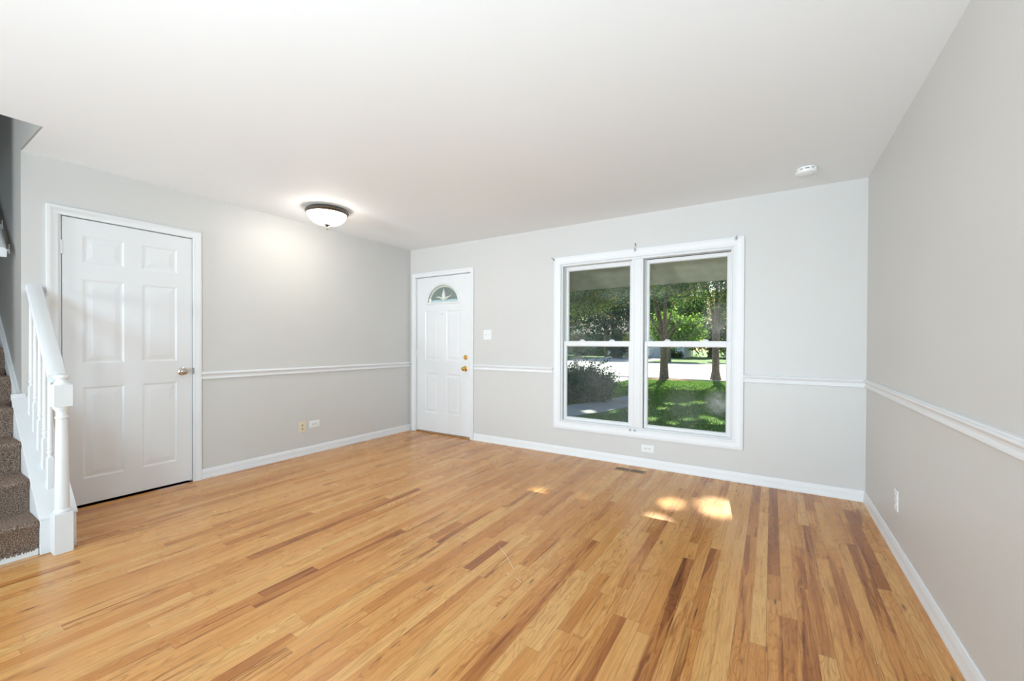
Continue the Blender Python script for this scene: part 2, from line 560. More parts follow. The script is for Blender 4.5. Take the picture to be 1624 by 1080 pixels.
# ------------------------------------------------------------------ mesh helpers
class MB:
    def __init__(self):
        self.v, self.f = [], []

    def add(self, vs, fs):
        o = len(self.v)
        self.v += [tuple(p) for p in vs]
        self.f += [tuple(i + o for i in f) for f in fs]
        return self

    def box(self, x0, x1, y0, y1, z0, z1):
        x0, x1 = sorted((x0, x1)); y0, y1 = sorted((y0, y1)); z0, z1 = sorted((z0, z1))
        vs = [(x, y, z) for z in (z0, z1) for y in (y0, y1) for x in (x0, x1)]
        return self.add(vs, [(0, 2, 3, 1), (4, 5, 7, 6), (0, 1, 5, 4), (2, 6, 7, 3), (0, 4, 6, 2), (1, 3, 7, 5)])

    def sweep(self, rings, closed=False, caps=True):
        n = len(rings[0])
        vs = [p for r in rings for p in r]
        fs = []
        m = len(rings)
        for i in range(m if closed else m - 1):
            a, b = i * n, ((i + 1) % m) * n
            for j in range(n):
                k = (j + 1) % n
                fs.append((a + j, a + k, b + k, b + j))
        if caps and not closed:
            fs.append(tuple(range(n))[::-1])
            fs.append(tuple(range((m - 1) * n, m * n)))
        return self.add(vs, fs)

    def prism(self, prof, axis, a, b):
        """profile of 2-D points extruded along an axis; the two others keep their order"""
        def P(p, t):
            q = list(p)
            q.insert(axis, t)
            return tuple(q)
        return self.sweep([[P(p, a) for p in prof], [P(p, b) for p in prof]])

    def lathe(self, prof, c=(0, 0, 0), n=32, axis=2, sign=1, caps=True):
        rings = []
        for r, h in prof:
            ring = []
            for i in range(n):
                a = 2 * math.pi * i / n
                q = [r * math.cos(a), r * math.sin(a)]
                q.insert(axis, h * sign)
                ring.append(tuple(q[k] + c[k] for k in range(3)))
            rings.append(ring)
        return self.sweep(rings, caps=caps)

    def tube(self, pts, rad, n=8, squash=1.0):
        pts = [Vector(p) for p in pts]
        if isinstance(rad, (int, float)):
            rad = [rad] * len(pts)
        rings = []
        for i, p in enumerate(pts):
            t = (pts[min(i + 1, len(pts) - 1)] - pts[max(i - 1, 0)]).normalized()
            ref = Vector((0, 0, 1)) if abs(t.z) < 0.9 else Vector((1, 0, 0))
            a = t.cross(ref).normalized()
            b = a.cross(t)
            rings.append([tuple(p + (a * math.cos(k * 2 * math.pi / n) + b * squash * math.sin(k * 2 * math.pi / n)) * rad[i]) for k in range(n)])
        return self.sweep(rings)

    def build(self, name, m, parent=None, smooth=False, bevel=0.0, segs=2, recalc=True, seam=30):
        me = bpy.data.meshes.new(name)
        me.from_pydata(self.v, [], self.f)
        if recalc:
            bm = bmesh.new()
            bm.from_mesh(me)
            bmesh.ops.recalc_face_normals(bm, faces=bm.faces)
            bm.to_mesh(me)
            bm.free()
        me.materials.append(m)
        if smooth:
            me.polygons.foreach_set('use_smooth', [True] * len(me.polygons))
            me.set_sharp_from_angle(angle=R(seam))
        o = bpy.data.objects.new(name, me)
        COL.objects.link(o)
        if parent is not None:
            o.parent = parent
            pl = parent
            off = Vector((0, 0, 0))
            while pl is not None:
                off += pl.location
                pl = pl.parent
            o.matrix_parent_inverse = Matrix.Identity(4)
            me.transform(Matrix.Translation(-off))
        if bevel > 0:
            md = o.modifiers.new('bevel', 'BEVEL')
            md.width = bevel
            md.segments = segs
            md.limit_method = 'ANGLE'
            md.angle_limit = R(35)
            md.harden_normals = False
        return o


def empty(name, loc=(0, 0, 0)):
    o = bpy.data.objects.new(name, None)
    COL.objects.link(o)
    o.location = loc
    o.empty_display_size = 0.1
    return o


def tag(o, label, cat, group=None, kind=None):
    o['label'] = label
    o['category'] = cat
    if group:
        o['group'] = group
    if kind:
        o['kind'] = kind
    return o


def struct(o, label=None, cat=None):
    o['kind'] = 'structure'
    if label:
        o['label'] = label
        o['category'] = cat
    return o


W, H = 4.776, 2.44
CT = H + 0.16
YB = -8.5          # back of the room
YE = -3.46         # where the left wall ends at the stairs
XO = 0.55          # edge of the stair opening in the ceiling
YN = -4.45         # near side of the stairwell


def wall_with_holes(name, m, plane, d0, d1, a0, a1, z0, z1, holes):
    """plane 'x' or 'y': thickness d0..d1, spans a0..a1, z0..z1, holes (a,b,c,d)"""
    As = sorted({a0, a1, *[h[0] for h in holes], *[h[1] for h in holes]})
    Zs = sorted({z0, z1, *[h[2] for h in holes], *[h[3] for h in holes]})
    b = MB()
    bm_v = {}

    def V(a, z, d):
        k = (round(a, 5), round(z, 5), d)
        if k not in bm_v:
            bm_v[k] = len(b.v)
            b.v.append((d, a, z) if plane == 'x' else (a, d, z))
        return bm_v[k]

    def solid(i, j):
        if i < 0 or j < 0 or i >= len(As) - 1 or j >= len(Zs) - 1:
            return False
        ca, cz = (As[i] + As[i + 1]) / 2, (Zs[j] + Zs[j + 1]) / 2
        return not any(h[0] < ca < h[1] and h[2] < cz < h[3] for h in holes)
    for i in range(len(As) - 1):
        for j in range(len(Zs) - 1):
            if not solid(i, j):
                continue
            A, B_, Z0, Z1 = As[i], As[i + 1], Zs[j], Zs[j + 1]
            for d in (d0, d1):
                b.f.append((V(A, Z0, d), V(B_, Z0, d), V(B_, Z1, d), V(A, Z1, d)))
            for (di, dj, p, q) in ((-1, 0, (A, Z0), (A, Z1)), (1, 0, (B_, Z0), (B_, Z1)), (0, -1, (A, Z0), (B_, Z0)), (0, 1, (A, Z1), (B_, Z1))):
                if not solid(i + di, j + dj):
                    b.f.append((V(*p, d0), V(*q, d0), V(*q, d1), V(*p, d1)))
    return struct(b.build(name, m))


# ------------------------------------------------------------------ room shell
DOOR_F = (0.085, 1.035, 0.0, 2.065)          # front door opening in the window wall
WIN = (2.245, 3.895, 0.350, 2.035)
DOOR_L = (-3.300, -2.500, 0.0, 2.072)        # closet door opening in the left wall
wall_with_holes('wall_front', M['wall'], 'y', 0.0, 0.14, -0.14, W + 0.14, -0.05, H, [DOOR_F, WIN])
wall_with_holes('wall_left', M['wall'], 'x', -0.12, 0.0, YE + 0.002, 0.0, -0.05, H, [DOOR_L])
struct(MB().box(W, W + 0.12, YB, 0.0, -0.05, H).build('wall_right', M['wall']))
wall_with_holes('wall_back', M['wall'], 'y', YB - 0.12, YB, -0.12, W + 0.12, -0.05, H, [(2.8, 4.7, 0.35, 2.35)])
struct(MB().box(-0.12, 0.0, YB, YN - 0.1, -0.05, H).build('wall_left_rear', M['wall']))
# stairwell: the wall the stairs climb beside goes on above the ceiling
st = MB()
st.box(-3.2, -0.12, YE, YE + 0.12, -0.05, 4.9)
st.box(-0.12, 0.0, YE, YE + 0.002, -0.05, 4.9)
st.box(0.0, XO, YE, YE + 0.010, H + 0.0005, 4.9)
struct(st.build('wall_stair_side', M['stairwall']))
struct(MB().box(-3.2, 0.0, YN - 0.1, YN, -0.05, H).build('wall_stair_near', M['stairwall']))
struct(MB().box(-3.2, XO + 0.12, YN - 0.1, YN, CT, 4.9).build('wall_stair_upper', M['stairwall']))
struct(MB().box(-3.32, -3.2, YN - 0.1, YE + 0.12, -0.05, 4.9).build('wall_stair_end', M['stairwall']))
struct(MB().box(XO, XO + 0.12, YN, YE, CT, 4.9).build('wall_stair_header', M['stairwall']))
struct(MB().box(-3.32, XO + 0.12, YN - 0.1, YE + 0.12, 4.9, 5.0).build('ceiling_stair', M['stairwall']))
# ceiling with the stair opening (x<XO, YN<y<YE)
c = MB()

c.box(-0.12, XO, YE + 0.010, 0.14, H, CT)
c.box(XO, W + 0.12, YN, 0.14, H, CT)
c.box(-0.12, W + 0.12, YB - 0.12, YN, H, CT)
struct(c.build('ceiling', M['ceiling']))

# floor: one mesh, a face per oak strip
BW = 0.0568
OVER = [  # (x, y0, y1, tone, streak): boards that stand out in the photograph
    (2.835, -2.34, -1.98, 0.16, 0.2), (4.212, -1.54, 0.0, 0.24, 0.4), (4.62, -1.40, -0.26, 0.24, 0.3),
    (3.630, -2.75, -2.28, 0.30, 0.3), (3.800, -2.70, -1.60, 0.30, 1.0), (3.653, -2.28, -1.90, 0.60, 1.0),
    (4.050, -1.20, -0.94, 0.25, 1.0), (4.725, -0.95, -0.20, 0.58, 1.0), (4.31, -1.60, -1.25, 0.48, 1.0),
    (4.19, -2.70, -1.90, 0.50, 1.0), (4.10, -2.6, -1.15, 0.45, 1.0), (4.16, -1.9, -1.2, 0.50, 1.0),
    (4.25, -1.90, -1.2, 0.72, 0.1), (4.33, -2.35, -1.6, 0.46, 1.0), (4.39, -2.6, -1.2, 0.70, 0.6), (4.45, -2.6, -0.6, 0.86, 0.0),
    (4.50, -1.0, -0.2, 0.80, 0.1), (4.56, -2.2, -0.9, 0.44, 0.9), (4.50, -2.4, -1.0, 0.48, 0.8), (4.68, -2.4, -0.4, 0.80, 0.3),
    (3.98, -2.6, -1.5, 0.85, 0.4), (4.04, -2.6, -1.2, 0.80, 0.3), (3.92, -2.2, -1.4, 0.36, 1.0), (4.10, -1.1, -0.2, 0.34, 0.7),
    (4.16, -0.9, 0.0, 0.80, 0.0), (2.20, -3.1, -2.2, 0.34, 0.9), (1.75, -2.9, -1.6, 0.32, 0.8), (2.69, -2.92, -2.55, 0.62, 1.0),
]


def make_floor():
    vs, fs, uvb, uvl, data = [], [], [], [], []
    x0, x1, y0, y1 = -0.1, W, YB, 0.10
    n = int(math.ceil((x1 - x0) / BW))
    r = random.Random(21)
    for i in range(n):
        xa = x0 + i * BW
        xb = xa + BW
        xbc = min(xb, x1)
        ov = sorted([(a, b, t, s) for (x, a, b, t, s) in OVER if xa <= x < xb])
        segs = []
        y = y0 - r.random() * 0.7
        stops = []
        while y < y1:
            ln = r.choice((0.3, 0.45, 0.6, 0.8, 1.0, 1.3, 1.6)) * (0.85 + 0.3 * r.random())
            stops.append(y)
            y += ln
        stops.append(y)
        for a, b, t, s_ in ov:
            stops = [q for q in stops if not (a - 0.12 < q < b + 0.12)]
            stops += [a, b]
        stops = sorted(stops)
        for a, b in zip(stops[:-1], stops[1:]):
            if b <= y0 or a >= y1:
                continue
            tone = min(1, max(0, r.gauss(0.64, 0.10)))
            k = r.random()
            if k < 0.02:
                tone = r.uniform(0.22, 0.32)
            elif k < 0.14:
                tone = r.uniform(0.40, 0.52)
            elif k > 0.86:
                tone = r.uniform(0.82, 0.95)
            sk = r.choice((0, 0.1, 0.2, 0.4, 0.6, 0.9, 1.0))
            for oa, ob, t, s_ in ov:
                if abs(oa - a) < 1e-6:
                    tone, sk = t, s_
            seed = r.random()
            ca, cb = max(a, y0), min(b, y1)
            o = len(vs)
            vs += [(xa, ca, 0), (xbc, ca, 0), (xbc, cb, 0), (xa, cb, 0)]
            fs.append((o, o + 1, o + 2, o + 3))
            wv = seed * 40
            uvb += [(0, ca - a + wv), (xbc - xa, ca - a + wv), (xbc - xa, cb - a + wv), (0, cb - a + wv)]
            uvl += [(0, ca - a), (1, ca - a), (1, cb - a), (0, cb - a)]
            data += [(tone, seed, sk, b - a)] * 4
    nb = len(fs)
    # underside and edges so that the floor has its thickness
    o = len(vs)
    vs += [(x0, y0, -0.05), (x1, y0, -0.05), (x1, y1, -0.05), (x0, y1, -0.05)]
    fs.append((o + 3, o + 2, o + 1, o))
    uvb += [(0.02, 0.5)] * 4
    uvl += [(0, 0.5)] * 4
    data += [(0.5, 0.5, 0, 1.0)] * 4
    me = bpy.data.meshes.new('floor')
    me.from_pydata(vs, [], fs)
    l1 = me.uv_layers.new(name='board')
    l2 = me.uv_layers.new(name='local')
    l1.data.foreach_set('uv', [c for p in uvb for c in p])
    l2.data.foreach_set('uv', [c for p in uvl for c in p])
    at = me.attributes.new('board_data', 'FLOAT_COLOR', 'CORNER')
    at.data.foreach_set('color', [c for p in data for c in p])
    me.materials.append(M['floor'])
    ob = bpy.data.objects.new('floor', me)
    COL.objects.link(ob)
    struct(ob)
    return ob


floor = make_floor()
sm = MB()
sm.tube([(2.833, -2.05, 0.0004), (2.93, -2.12, 0.0004), (3.03, -2.21, 0.0004)], 0.0011, 4, 0.4)
sm.tube([(3.075, -2.27, 0.0004), (3.125, -2.289, 0.0004)], 0.0013, 4, 0.4)
sm.tube([(3.02, -2.26, 0.0004), (3.03, -2.262, 0.0004)], 0.0025, 4, 0.3)
sm.build('scratch', M['scratch'], floor)
fo = MB().box(-0.15, W + 0.15, YB - 0.15, 0.14, -0.30, -0.051).build('trim_foundation', M['concrete'])
struct(fo)

# ------------------------------------------------------------------ trim
BASE = [(0, 0), (0.015, 0), (0.015, 0.012), (0.014, 0.014), (0.012, 0.050), (0.0115, 0.062), (0.008, 0.070), (0.006, 0.080), (0.003, 0.084), (0, 0.084)]
RAIL = [(0, 0), (0.010, 0.001), (0.014, 0.006), (0.014, 0.013), (0.010, 0.018), (0.008, 0.024), (0.010, 0.034), (0.016, 0.041),
        (0.022, 0.045), (0.024, 0.050), (0.022, 0.056), (0.015, 0.059), (0.012, 0.064), (0, 0.066)]
RZ = 0.862


def run(name, prof, wall, a, b, z0=0.0, m=None):
    o = MB()
    if wall == 'front':
        o.sweep([[(t, -d, z + z0) for d, z in prof] for t in (a, b)])
    elif wall == 'left':
        o.sweep([[(d, t, z + z0) for d, z in prof] for t in (a, b)])
    elif wall == 'right':
        o.sweep([[(W - d, t, z + z0) for d, z in prof] for t in (a, b)])
    return struct(o.build(name, m or M['trim'], smooth=True, seam=25))


run('baseboard_left', BASE, 'left', -2.455, 0.0)
run('baseboard_front', BASE, 'front', 1.085, W)
run('baseboard_right', BASE, 'right', YB, 0.0)
run('baseboard_left_corner', BASE, 'left', -3.36, -3.349)
run('trim_1', RAIL, 'left', -2.455, 0.0, RZ)
run('trim_2', RAIL, 'front', 1.085, 2.16, RZ)
run('trim_3', RAIL, 'front', 3.957, W, RZ)
run('trim_4', RAIL, 'right', YB, 0.0, RZ)

CAS = [(0.0, 0.0), (0.0, 0.009), (0.006, 0.012), (0.016, 0.010), (0.030, 0.012), (0.040, 0.018), (0.052, 0.020), (1.0, 0.018), (1.0, 0.0)]


def casing(name, plane, a0, a1, z0, z1, width, parent, full=False):
    """mitred moulding round an opening; inner edge a0..a1, z0..z1; proud of the wall toward the room"""
    prof = [(min(u, 1.0) * width if u == 1.0 else u * width / 0.062, d) for u, d in CAS]
    b = MB()

    def P(a, z, d):
        return (d, a, z) if plane == 'x' else (a, -d, z)
    corners = [(a0, z0, -1, -1 if full else 0), (a0, z1, -1, 1), (a1, z1, 1, 1), (a1, z0, 1, -1 if full else 0)]
    rings = [[P(a + sx * u, z + sz * u, d) for u, d in prof] for a, z, sx, sz in corners]
    b.sweep(rings, closed=full)
    return b.build(name, M['trim'], parent, smooth=True, seam=25)


# ------------------------------------------------------------------ doors
def panel_face(b, P, a0, a1, z0, z1, depth0, panels, holes=()):
    """front face of a panelled door. P(a,z,d) maps to space, d = depth below the face"""
    As = sorted({a0, a1, *[p[0] for p in panels], *[p[1] for p in panels], *[h[0] for h in holes], *[h[1] for h in holes]})
    Zs = sorted({z0, z1, *[p[2] for p in panels], *[p[3] for p in panels], *[h[2] for h in holes], *[h[3] for h in holes]})
    for i in range(len(As) - 1):
        for j in range(len(Zs) - 1):
            A, B_, C, D = As[i], As[i + 1], Zs[j], Zs[j + 1]
            ca, cz = (A + B_) / 2, (C + D) / 2
            if any(q[0] < ca < q[1] and q[2] < cz < q[3] for q in list(panels) + list(holes)):
                continue
            b.add([P(A, C, depth0), P(B_, C, depth0), P(B_, D, depth0), P(A, D, depth0)], [(0, 1, 2, 3)])
    for (p0, p1, q0, q1) in panels:
        steps = [(0, 0), (0.004, 0.0012), (0.012, 0.0048), (0.020, 0.0054), (0.026, 0.0046), (0.050, 0.0018), (0.052, 0.0012)]
        rings = []
        for ins, d in steps:
            rings.append([P(p0 + ins, q0 + ins, depth0 + d), P(p1 - ins, q0 + ins, depth0 + d), P(p1 - ins, q1 - ins, depth0 + d), P(p0 + ins, q1 - ins, depth0 + d)])
        b.sweep(rings, caps=False)
        o = len(b.v)
        b.v += rings[-1]
        b.f.append((o, o + 1, o + 2, o + 3))


def hinge(parent, P, a, z, dirn, m):
    b = MB()
    b.tube([P(a, z - 0.045, -0.004), P(a, z + 0.045, -0.004)], 0.0065, 10)
    b.tube([P(a, z + 0.045, -0.004), P(a, z + 0.052, -0.004)], 0.004, 8)
    q = [P(a, z - 0.044, 0.0), P(a + dirn * 0.018, z - 0.044, 0.0), P(a + dirn * 0.018, z + 0.044, 0.0), P(a, z + 0.044, 0.0)]
    r_ = [P(a, z - 0.044, 0.003), P(a + dirn * 0.018, z - 0.044, 0.003), P(a + dirn * 0.018, z + 0.044, 0.003), P(a, z + 0.044, 0.003)]
    b.sweep([[Vector(p) + (Vector(p) - Vector(k)) * 0.5 for p, k in zip(q, r_)], r_])
    return b.build('hinge', m, parent, smooth=True)


def knob_mesh(c, axis, sign, r=0.027, rose=0.032, n=28):
    b = MB()
    prof = [(0.0, 0), (rose, 0.0), (rose, 0.004), (rose * 0.8, 0.009), (0.013, 0.012), (0.011, 0.024), (0.016, 0.032), (r * 0.92, 0.038),
            (r, 0.047), (r * 0.94, 0.056), (r * 0.7, 0.063), (r * 0.3, 0.066), (0.0005, 0.0665)]
    b.lathe(prof, c, n, axis, sign)
    return b


# closet door in the left wall
d1 = struct(empty('door_1', (0, -2.9, 0)), 'white six panel closet door with satin nickel knob beside the stairs', 'door')
PL = lambda a, z, d: (-0.004 - d, a, z)
b = MB()
a0, a1, z0, z1 = -3.272, -2.510, 0.018, 2.058
pan = [(-3.172, -2.945, 1.750, 1.945), (-2.842, -2.615, 1.750, 1.945),
       (-3.172, -2.945, 1.030, 1.635), (-2.842, -2.615, 1.030, 1.635),
       (-3.172, -2.945, 0.200, 0.860), (-2.842, -2.615, 0.200, 0.860)]
panel_face(b, PL, a0, a1, z0, z1, 0.0, pan)
e = [PL(a0, z0, 0), PL(a1, z0, 0), PL(a1, z1, 0), PL(a0, z1, 0)]
g = [PL(a0, z0, 0.035), PL(a1, z0, 0.035), PL(a1, z1, 0.035), PL(a0, z1, 0.035)]
b.sweep([e, g], caps=False)
b.add(g, [(0, 1, 2, 3)])
slab = b.build('door_panel', M['door'], d1, recalc=True)
bj = MB()   # jamb lining and stop
bj.box(-0.12, 0.0, -3.300, -3.278, 0, 2.072).box(-0.12, 0.0, -2.504, -2.500, 0, 2.072).box(-0.12, 0.0, -3.300, -2.500, 2.064, 2.072)
bj.box(-0.055, -0.041, -3.278, -3.262, 0, 2.064).box(-0.055, -0.041, -2.520, -2.504, 0, 2.064).box(-0.055, -0.041, -3.278, -2.504, 2.050, 2.064)
bj.build('jamb', M['trim'], d1)
casing('casing', 'x', -3.290, -2.508, 0.0, 2.064, 0.058, d1)
for z in (1.84, 1.03, 0.22):
    hinge(d1, PL, -3.275, z, 1, M['trim'])
k = knob_mesh((-0.004, -2.582, 0.941), 0, 1, r=0.0275).build('knob', M['nickel'], d1, smooth=True)
MB().box(0.0, 0.0128, -2.5115, -2.5000, 0.915, 0.968).build('strike_plate', M['steel'], d1, bevel=0.001)
struct(MB().box(-0.9, -0.13, -3.32, -2.48, -0.05, 0.0).build('floor_closet', M['gap_shade']))
struct(MB().box(-0.90, -0.88, -3.32, -2.48, 0.0, 2.3).build('wall_closet', M['gap_shade']))

# front door with arched light in the window wall
d2 = struct(empty('door_2', (0.56, 0, 0)), 'white front door with arched leaded glass light and brass knobs', 'door')
YD = 0.018        # face of the slab, set back from the wall face
PF = lambda a, z, d: (a, YD + d, z)
b = MB()
a0, a1, z0, z1 = 0.108, 1.022, 0.020, 2.052
pan = [(0.252, 0.487, 0.960, 1.605), (0.622, 0.857, 0.960, 1.605), (0.252, 0.487, 0.265, 0.790), (0.622, 0.857, 0.265, 0.790)]
FC, FZ, FW_, FH = 0.560, 1.712, 0.262, 0.232      # arched light: centre, base, half width, height
box = (FC - FW_ - 0.05, FC + FW_ + 0.05, FZ - 0.03, FZ + FH + 0.04)
panel_face(b, PF, a0, a1, z0, z1, 0.0, pan, [box])
# skin between the arch and its bounding box
NA = 28
arc = [(FC + FW_ * math.cos(math.pi * i / NA), FZ + FH * math.sin(math.pi * i / NA)) for i in range(NA + 1)]


def out_pt(x, z):
    dx, dz = x - FC, z - FZ
    t = 1e9
    if dx > 1e-6: t = min(t, (box[1] - FC) / dx)
    if dx < -1e-6: t = min(t, (box[0] - FC) / dx)
    if dz > 1e-6: t = min(t, (box[3] - FZ) / dz)
    return (FC + dx * t, FZ + dz * t)


outer = [out_pt(*p) for p in arc]
for i in range(NA):
    b.add([PF(*arc[i], 0), PF(*outer[i], 0), PF(*outer[i + 1], 0), PF(*arc[i + 1], 0)], [(0, 1, 2, 3)])
    # corner fill
    if abs(outer[i][0] - outer[i + 1][0]) > 1e-4 and abs(outer[i][1] - outer[i + 1][1]) > 1e-4:
        cx = box[1] if outer[i][0] > FC else box[0]
        b.add([PF(*outer[i], 0), PF(cx, box[3], 0), PF(*outer[i + 1], 0)], [(0, 1, 2)])
    b.add([PF(*arc[i], 0), PF(*arc[i + 1], 0), PF(*arc[i + 1], 0.035), PF(*arc[i], 0.035)], [(0, 1, 2, 3)])
b.add([PF(box[0], box[2], 0), PF(box[1], box[2], 0), PF(box[1], FZ, 0), PF(box[0], FZ, 0)], [(0, 1, 2, 3)])
b.add([PF(arc[0][0], FZ, 0), PF(arc[-1][0], FZ, 0), PF(arc[-1][0], FZ, 0.035), PF(arc[0][0], FZ, 0.035)], [(0, 1, 2, 3)])
e = [PF(a0, z0, 0), PF(a1, z0, 0), PF(a1, z1, 0), PF(a0, z1, 0)]
g = [PF(a0, z0, 0.04), PF(a1, z0, 0.04), PF(a1, z1, 0.04), PF(a0, z1, 0.04)]
b.sweep([e, g], caps=False)
# back of the slab, open at the arch
b.add([PF(a0, z0, 0.04), PF(a1, z0, 0.04), PF(a1, FZ, 0.04), PF(a0, FZ, 0.04)], [(0, 1, 2, 3)])
b.add([PF(a0, FZ, 0.04), PF(FC - FW_, FZ, 0.04), PF(FC - FW_, z1, 0.04), PF(a0, z1, 0.04)], [(0, 1, 2, 3)])
b.add([PF(FC + FW_, FZ, 0.04), PF(a1, FZ, 0.04), PF(a1, z1, 0.04), PF(FC + FW_, z1, 0.04)], [(0, 1, 2, 3)])
b.add([PF(FC - FW_, FZ + FH, 0.04), PF(FC + FW_, FZ + FH, 0.04), PF(FC + FW_, z1, 0.04), PF(FC - FW_, z1, 0.04)], [(0, 1, 2, 3)])
b.build('door_panel', M['door'], d2, recalc=True)
# moulding round the light
prof = [(-0.006, 0.004), (-0.006, -0.006), (0.004, -0.011), (0.016, -0.009), (0.024, -0.003), (0.028, 0.002)]
rings = []
for i in range(NA + 1):
    t = math.pi * i / NA
    nx, nz = math.cos(t), math.sin(t)
    rings.append([PF(arc[i][0] + nx * u, arc[i][1] + nz * u, d) for u, d in prof])
fr = MB()
fr.sweep(rings)
fr.sweep([[PF(x, FZ - u, d) for u, d in prof] for x in (FC - FW_ - 0.028, FC + FW_ + 0.028)])
fl = fr.build('light_frame', M['trim'], d2, smooth=True)
gm = glass('fanlight_glass', (0.36, 0.47, 0.48), 0.05, 0.18, 16, film=0.42, seed=5.0, dust_col=(0.42, 0.50, 0.49))
gp = MB()
gp.add([PF(FC, FZ, 0.022)] + [PF(*p, 0.022) for p in arc], [(0, i + 1, i + 2) for i in range(NA)])
gp.build('glass_pane', gm, d2)
bv = mat('bevelled_glass', (0.62, 0.66, 0.56), 0.12, noise=0.05)
cm_ = MB()
cm_.sweep([[PF(FC + (FW_ - w) * math.cos(math.pi * i / NA), FZ + (FH - w) * math.sin(math.pi * i / NA), d) for w, d in ((0.0, 0.021), (0.016, 0.014), (0.032, 0.021))] for i in range(NA + 1)])
cm_.build('bevelled_border', bv, d2, smooth=True)


def petal(cx, cz, ang, ln, wd, curl=0.0, n=10):
    """outline of one petal as a closed lead line with a clear bevelled fill"""
    L_, R_ = [], []
    for i in range(n + 1):
        t = i / n
        s = ln * t
        w = wd * math.sin(math.pi * min(1, t ** 0.8)) * (1 - 0.25 * t)
        a = ang + curl * t
        ca, sa = math.cos(a), math.sin(a)
        x, z = cx + s * ca, cz + s * sa
        L_.append((x - w * sa, z + w * ca))
        R_.append((x + w * sa, z - w * ca))
    return L_, R_


ld = MB()
pf = MB()
for ang, ln, wd, cu in ((90, 0.160, 0.027, 0), (118, 0.115, 0.017, -0.35), (62, 0.115, 0.017, 0.35), (128, 0.150, 0.013, 0.55), (52, 0.150, 0.013, -0.55), (24, 0.190, 0.005, 0.1)):
    l, r_ = petal(FC, FZ + 0.022, R(ang), ln, wd, cu)
    ld.tube([PF(*p, 0.017) for p in l], 0.0024, 5)
    ld.tube([PF(*p, 0.017) for p in r_], 0.0024, 5)
    pf.sweep([[PF(*p, 0.0205), PF((p[0] + q[0]) / 2, (p[1] + q[1]) / 2, 0.014), PF(*q, 0.0205)] for p, q in zip(l, r_)], caps=False)
ld.build('lead_came', mat('lead_came', (0.70, 0.70, 0.66), 0.3, metal=0.6), d2, smooth=True)
pf.build('tulip_petals', mat('petal_glass', (0.80, 0.84, 0.78), 0.12), d2, smooth=True)
bj = MB()
bj.box(0.085, 0.104, 0.0, 0.14, 0, 2.065).box(1.026, 1.035, 0.0, 0.14, 0, 2.065).box(0.085, 1.035, 0.0, 0.14, 2.057, 2.065)
bj.box(0.104, 0.118, 0.058, 0.075, 0, 2.057).box(1.012, 1.026, 0.058, 0.075, 0, 2.057).box(0.104, 1.026, 0.058, 0.075, 2.045, 2.057)
bj.build('jamb', M['trim'], d2)
casing('casing', 'y', 0.097, 1.028, 0.0, 2.060, 0.054, d2)
MB().box(0.085, 1.035, 0.003, 0.14, 0.0, 0.014).build('threshold', mat('oak_sill', (0.42, 0.22, 0.09), 0.4, noise=0.2), d2, bevel=0.003)
for z in (1.84, 1.04, 0.25):
    hinge(d2, PF, 0.106, z, -1, M['trim'])
knob_mesh((0.938, YD, 0.868), 1, -1, r=0.027, rose=0.033).build('knob', M['brass'], d2, smooth=True)
db = MB().lathe([(0.0, 0), (0.030, 0), (0.030, 0.005), (0.026, 0.010), (0.012, 0.012), (0.0005, 0.012)], (0.940, YD, 1.008), 28, 1, -1)
ob = db.build('deadbolt', M['brass'], d2, smooth=True)
tb = MB().box(0.922, 0.958, YD - 0.030, YD - 0.012, 1.003, 1.013)
tb.build('thumb_turn', M['brass'], ob, bevel=0.003)
MB().lathe([(0, 0), (0.006, 0), (0.006, 0.003), (0.0005, 0.004)], (0.553, YD, 1.560), 14, 1, -1).build('peephole', M['steel'], d2, smooth=True)
MB().box(1.0225, 1.030, YD - 0.003, YD + 0.02, 0.845, 0.895).build('strike_plate', M['nickel'], d2, bevel=0.001)

# ------------------------------------------------------------------ double hung window pair
wr = struct(empty('window_1', (3.06, 0, 0.3)), 'white framed pair of double hung windows looking onto the front lawn', 'window')
casing('casing', 'y', 2.250, 3.890, 0.357, 2.030, 0.078, wr, full=True)
X = {'L': (2.272, 3.001, 2.301, 2.973), 'R': (3.123, 3.868, 3.152, 3.836)}
f = MB()
zb, zt = 0.352, 2.036
f.box(2.244, 2.268, 0.004, 0.13, zb, zt).box(3.872, 3.896, 0.004, 0.13, zb, zt)
f.box(2.268, 3.872, 0.004, 0.13, 2.008, zt).box(2.268, 3.872, 0.004, 0.13, zb, 0.372)
f.box(3.006, 3.118, -0.004, 0.13, 0.372, 2.008)
for (o0, o1, g0, g1) in X.values():      # parting stops beside the sashes
    f.box(o0 - 0.004, o0 + 0.008, 0.062, 0.068, 0.372, 2.008)
    f.box(o1 - 0.008, o1 + 0.004, 0.062, 0.068, 0.372, 2.008)
f.build('frame', M['vinyl'], wr, bevel=0.003)
f2 = MB()
f2.box(2.262, 2.270, -0.002, 0.010, 0.366, 2.016).box(3.870, 3.878, -0.002, 0.010, 0.366, 2.016).box(2.262, 3.878, -0.002, 0.010, 2.010, 2.018).box(2.262, 3.878, -0.002, 0.010, 0.362, 0.370)
f2.build('stop_bead', M['trim'], wr, bevel=0.002)
mu = MB()
mu.box(3.028, 3.034, -0.007, -0.003, 0.372, 2.010).box(3.092, 3.098, -0.007, -0.003, 0.372, 2.010)
mu.build('mullion_bead', M['vinyl'], wr, bevel=0.001)


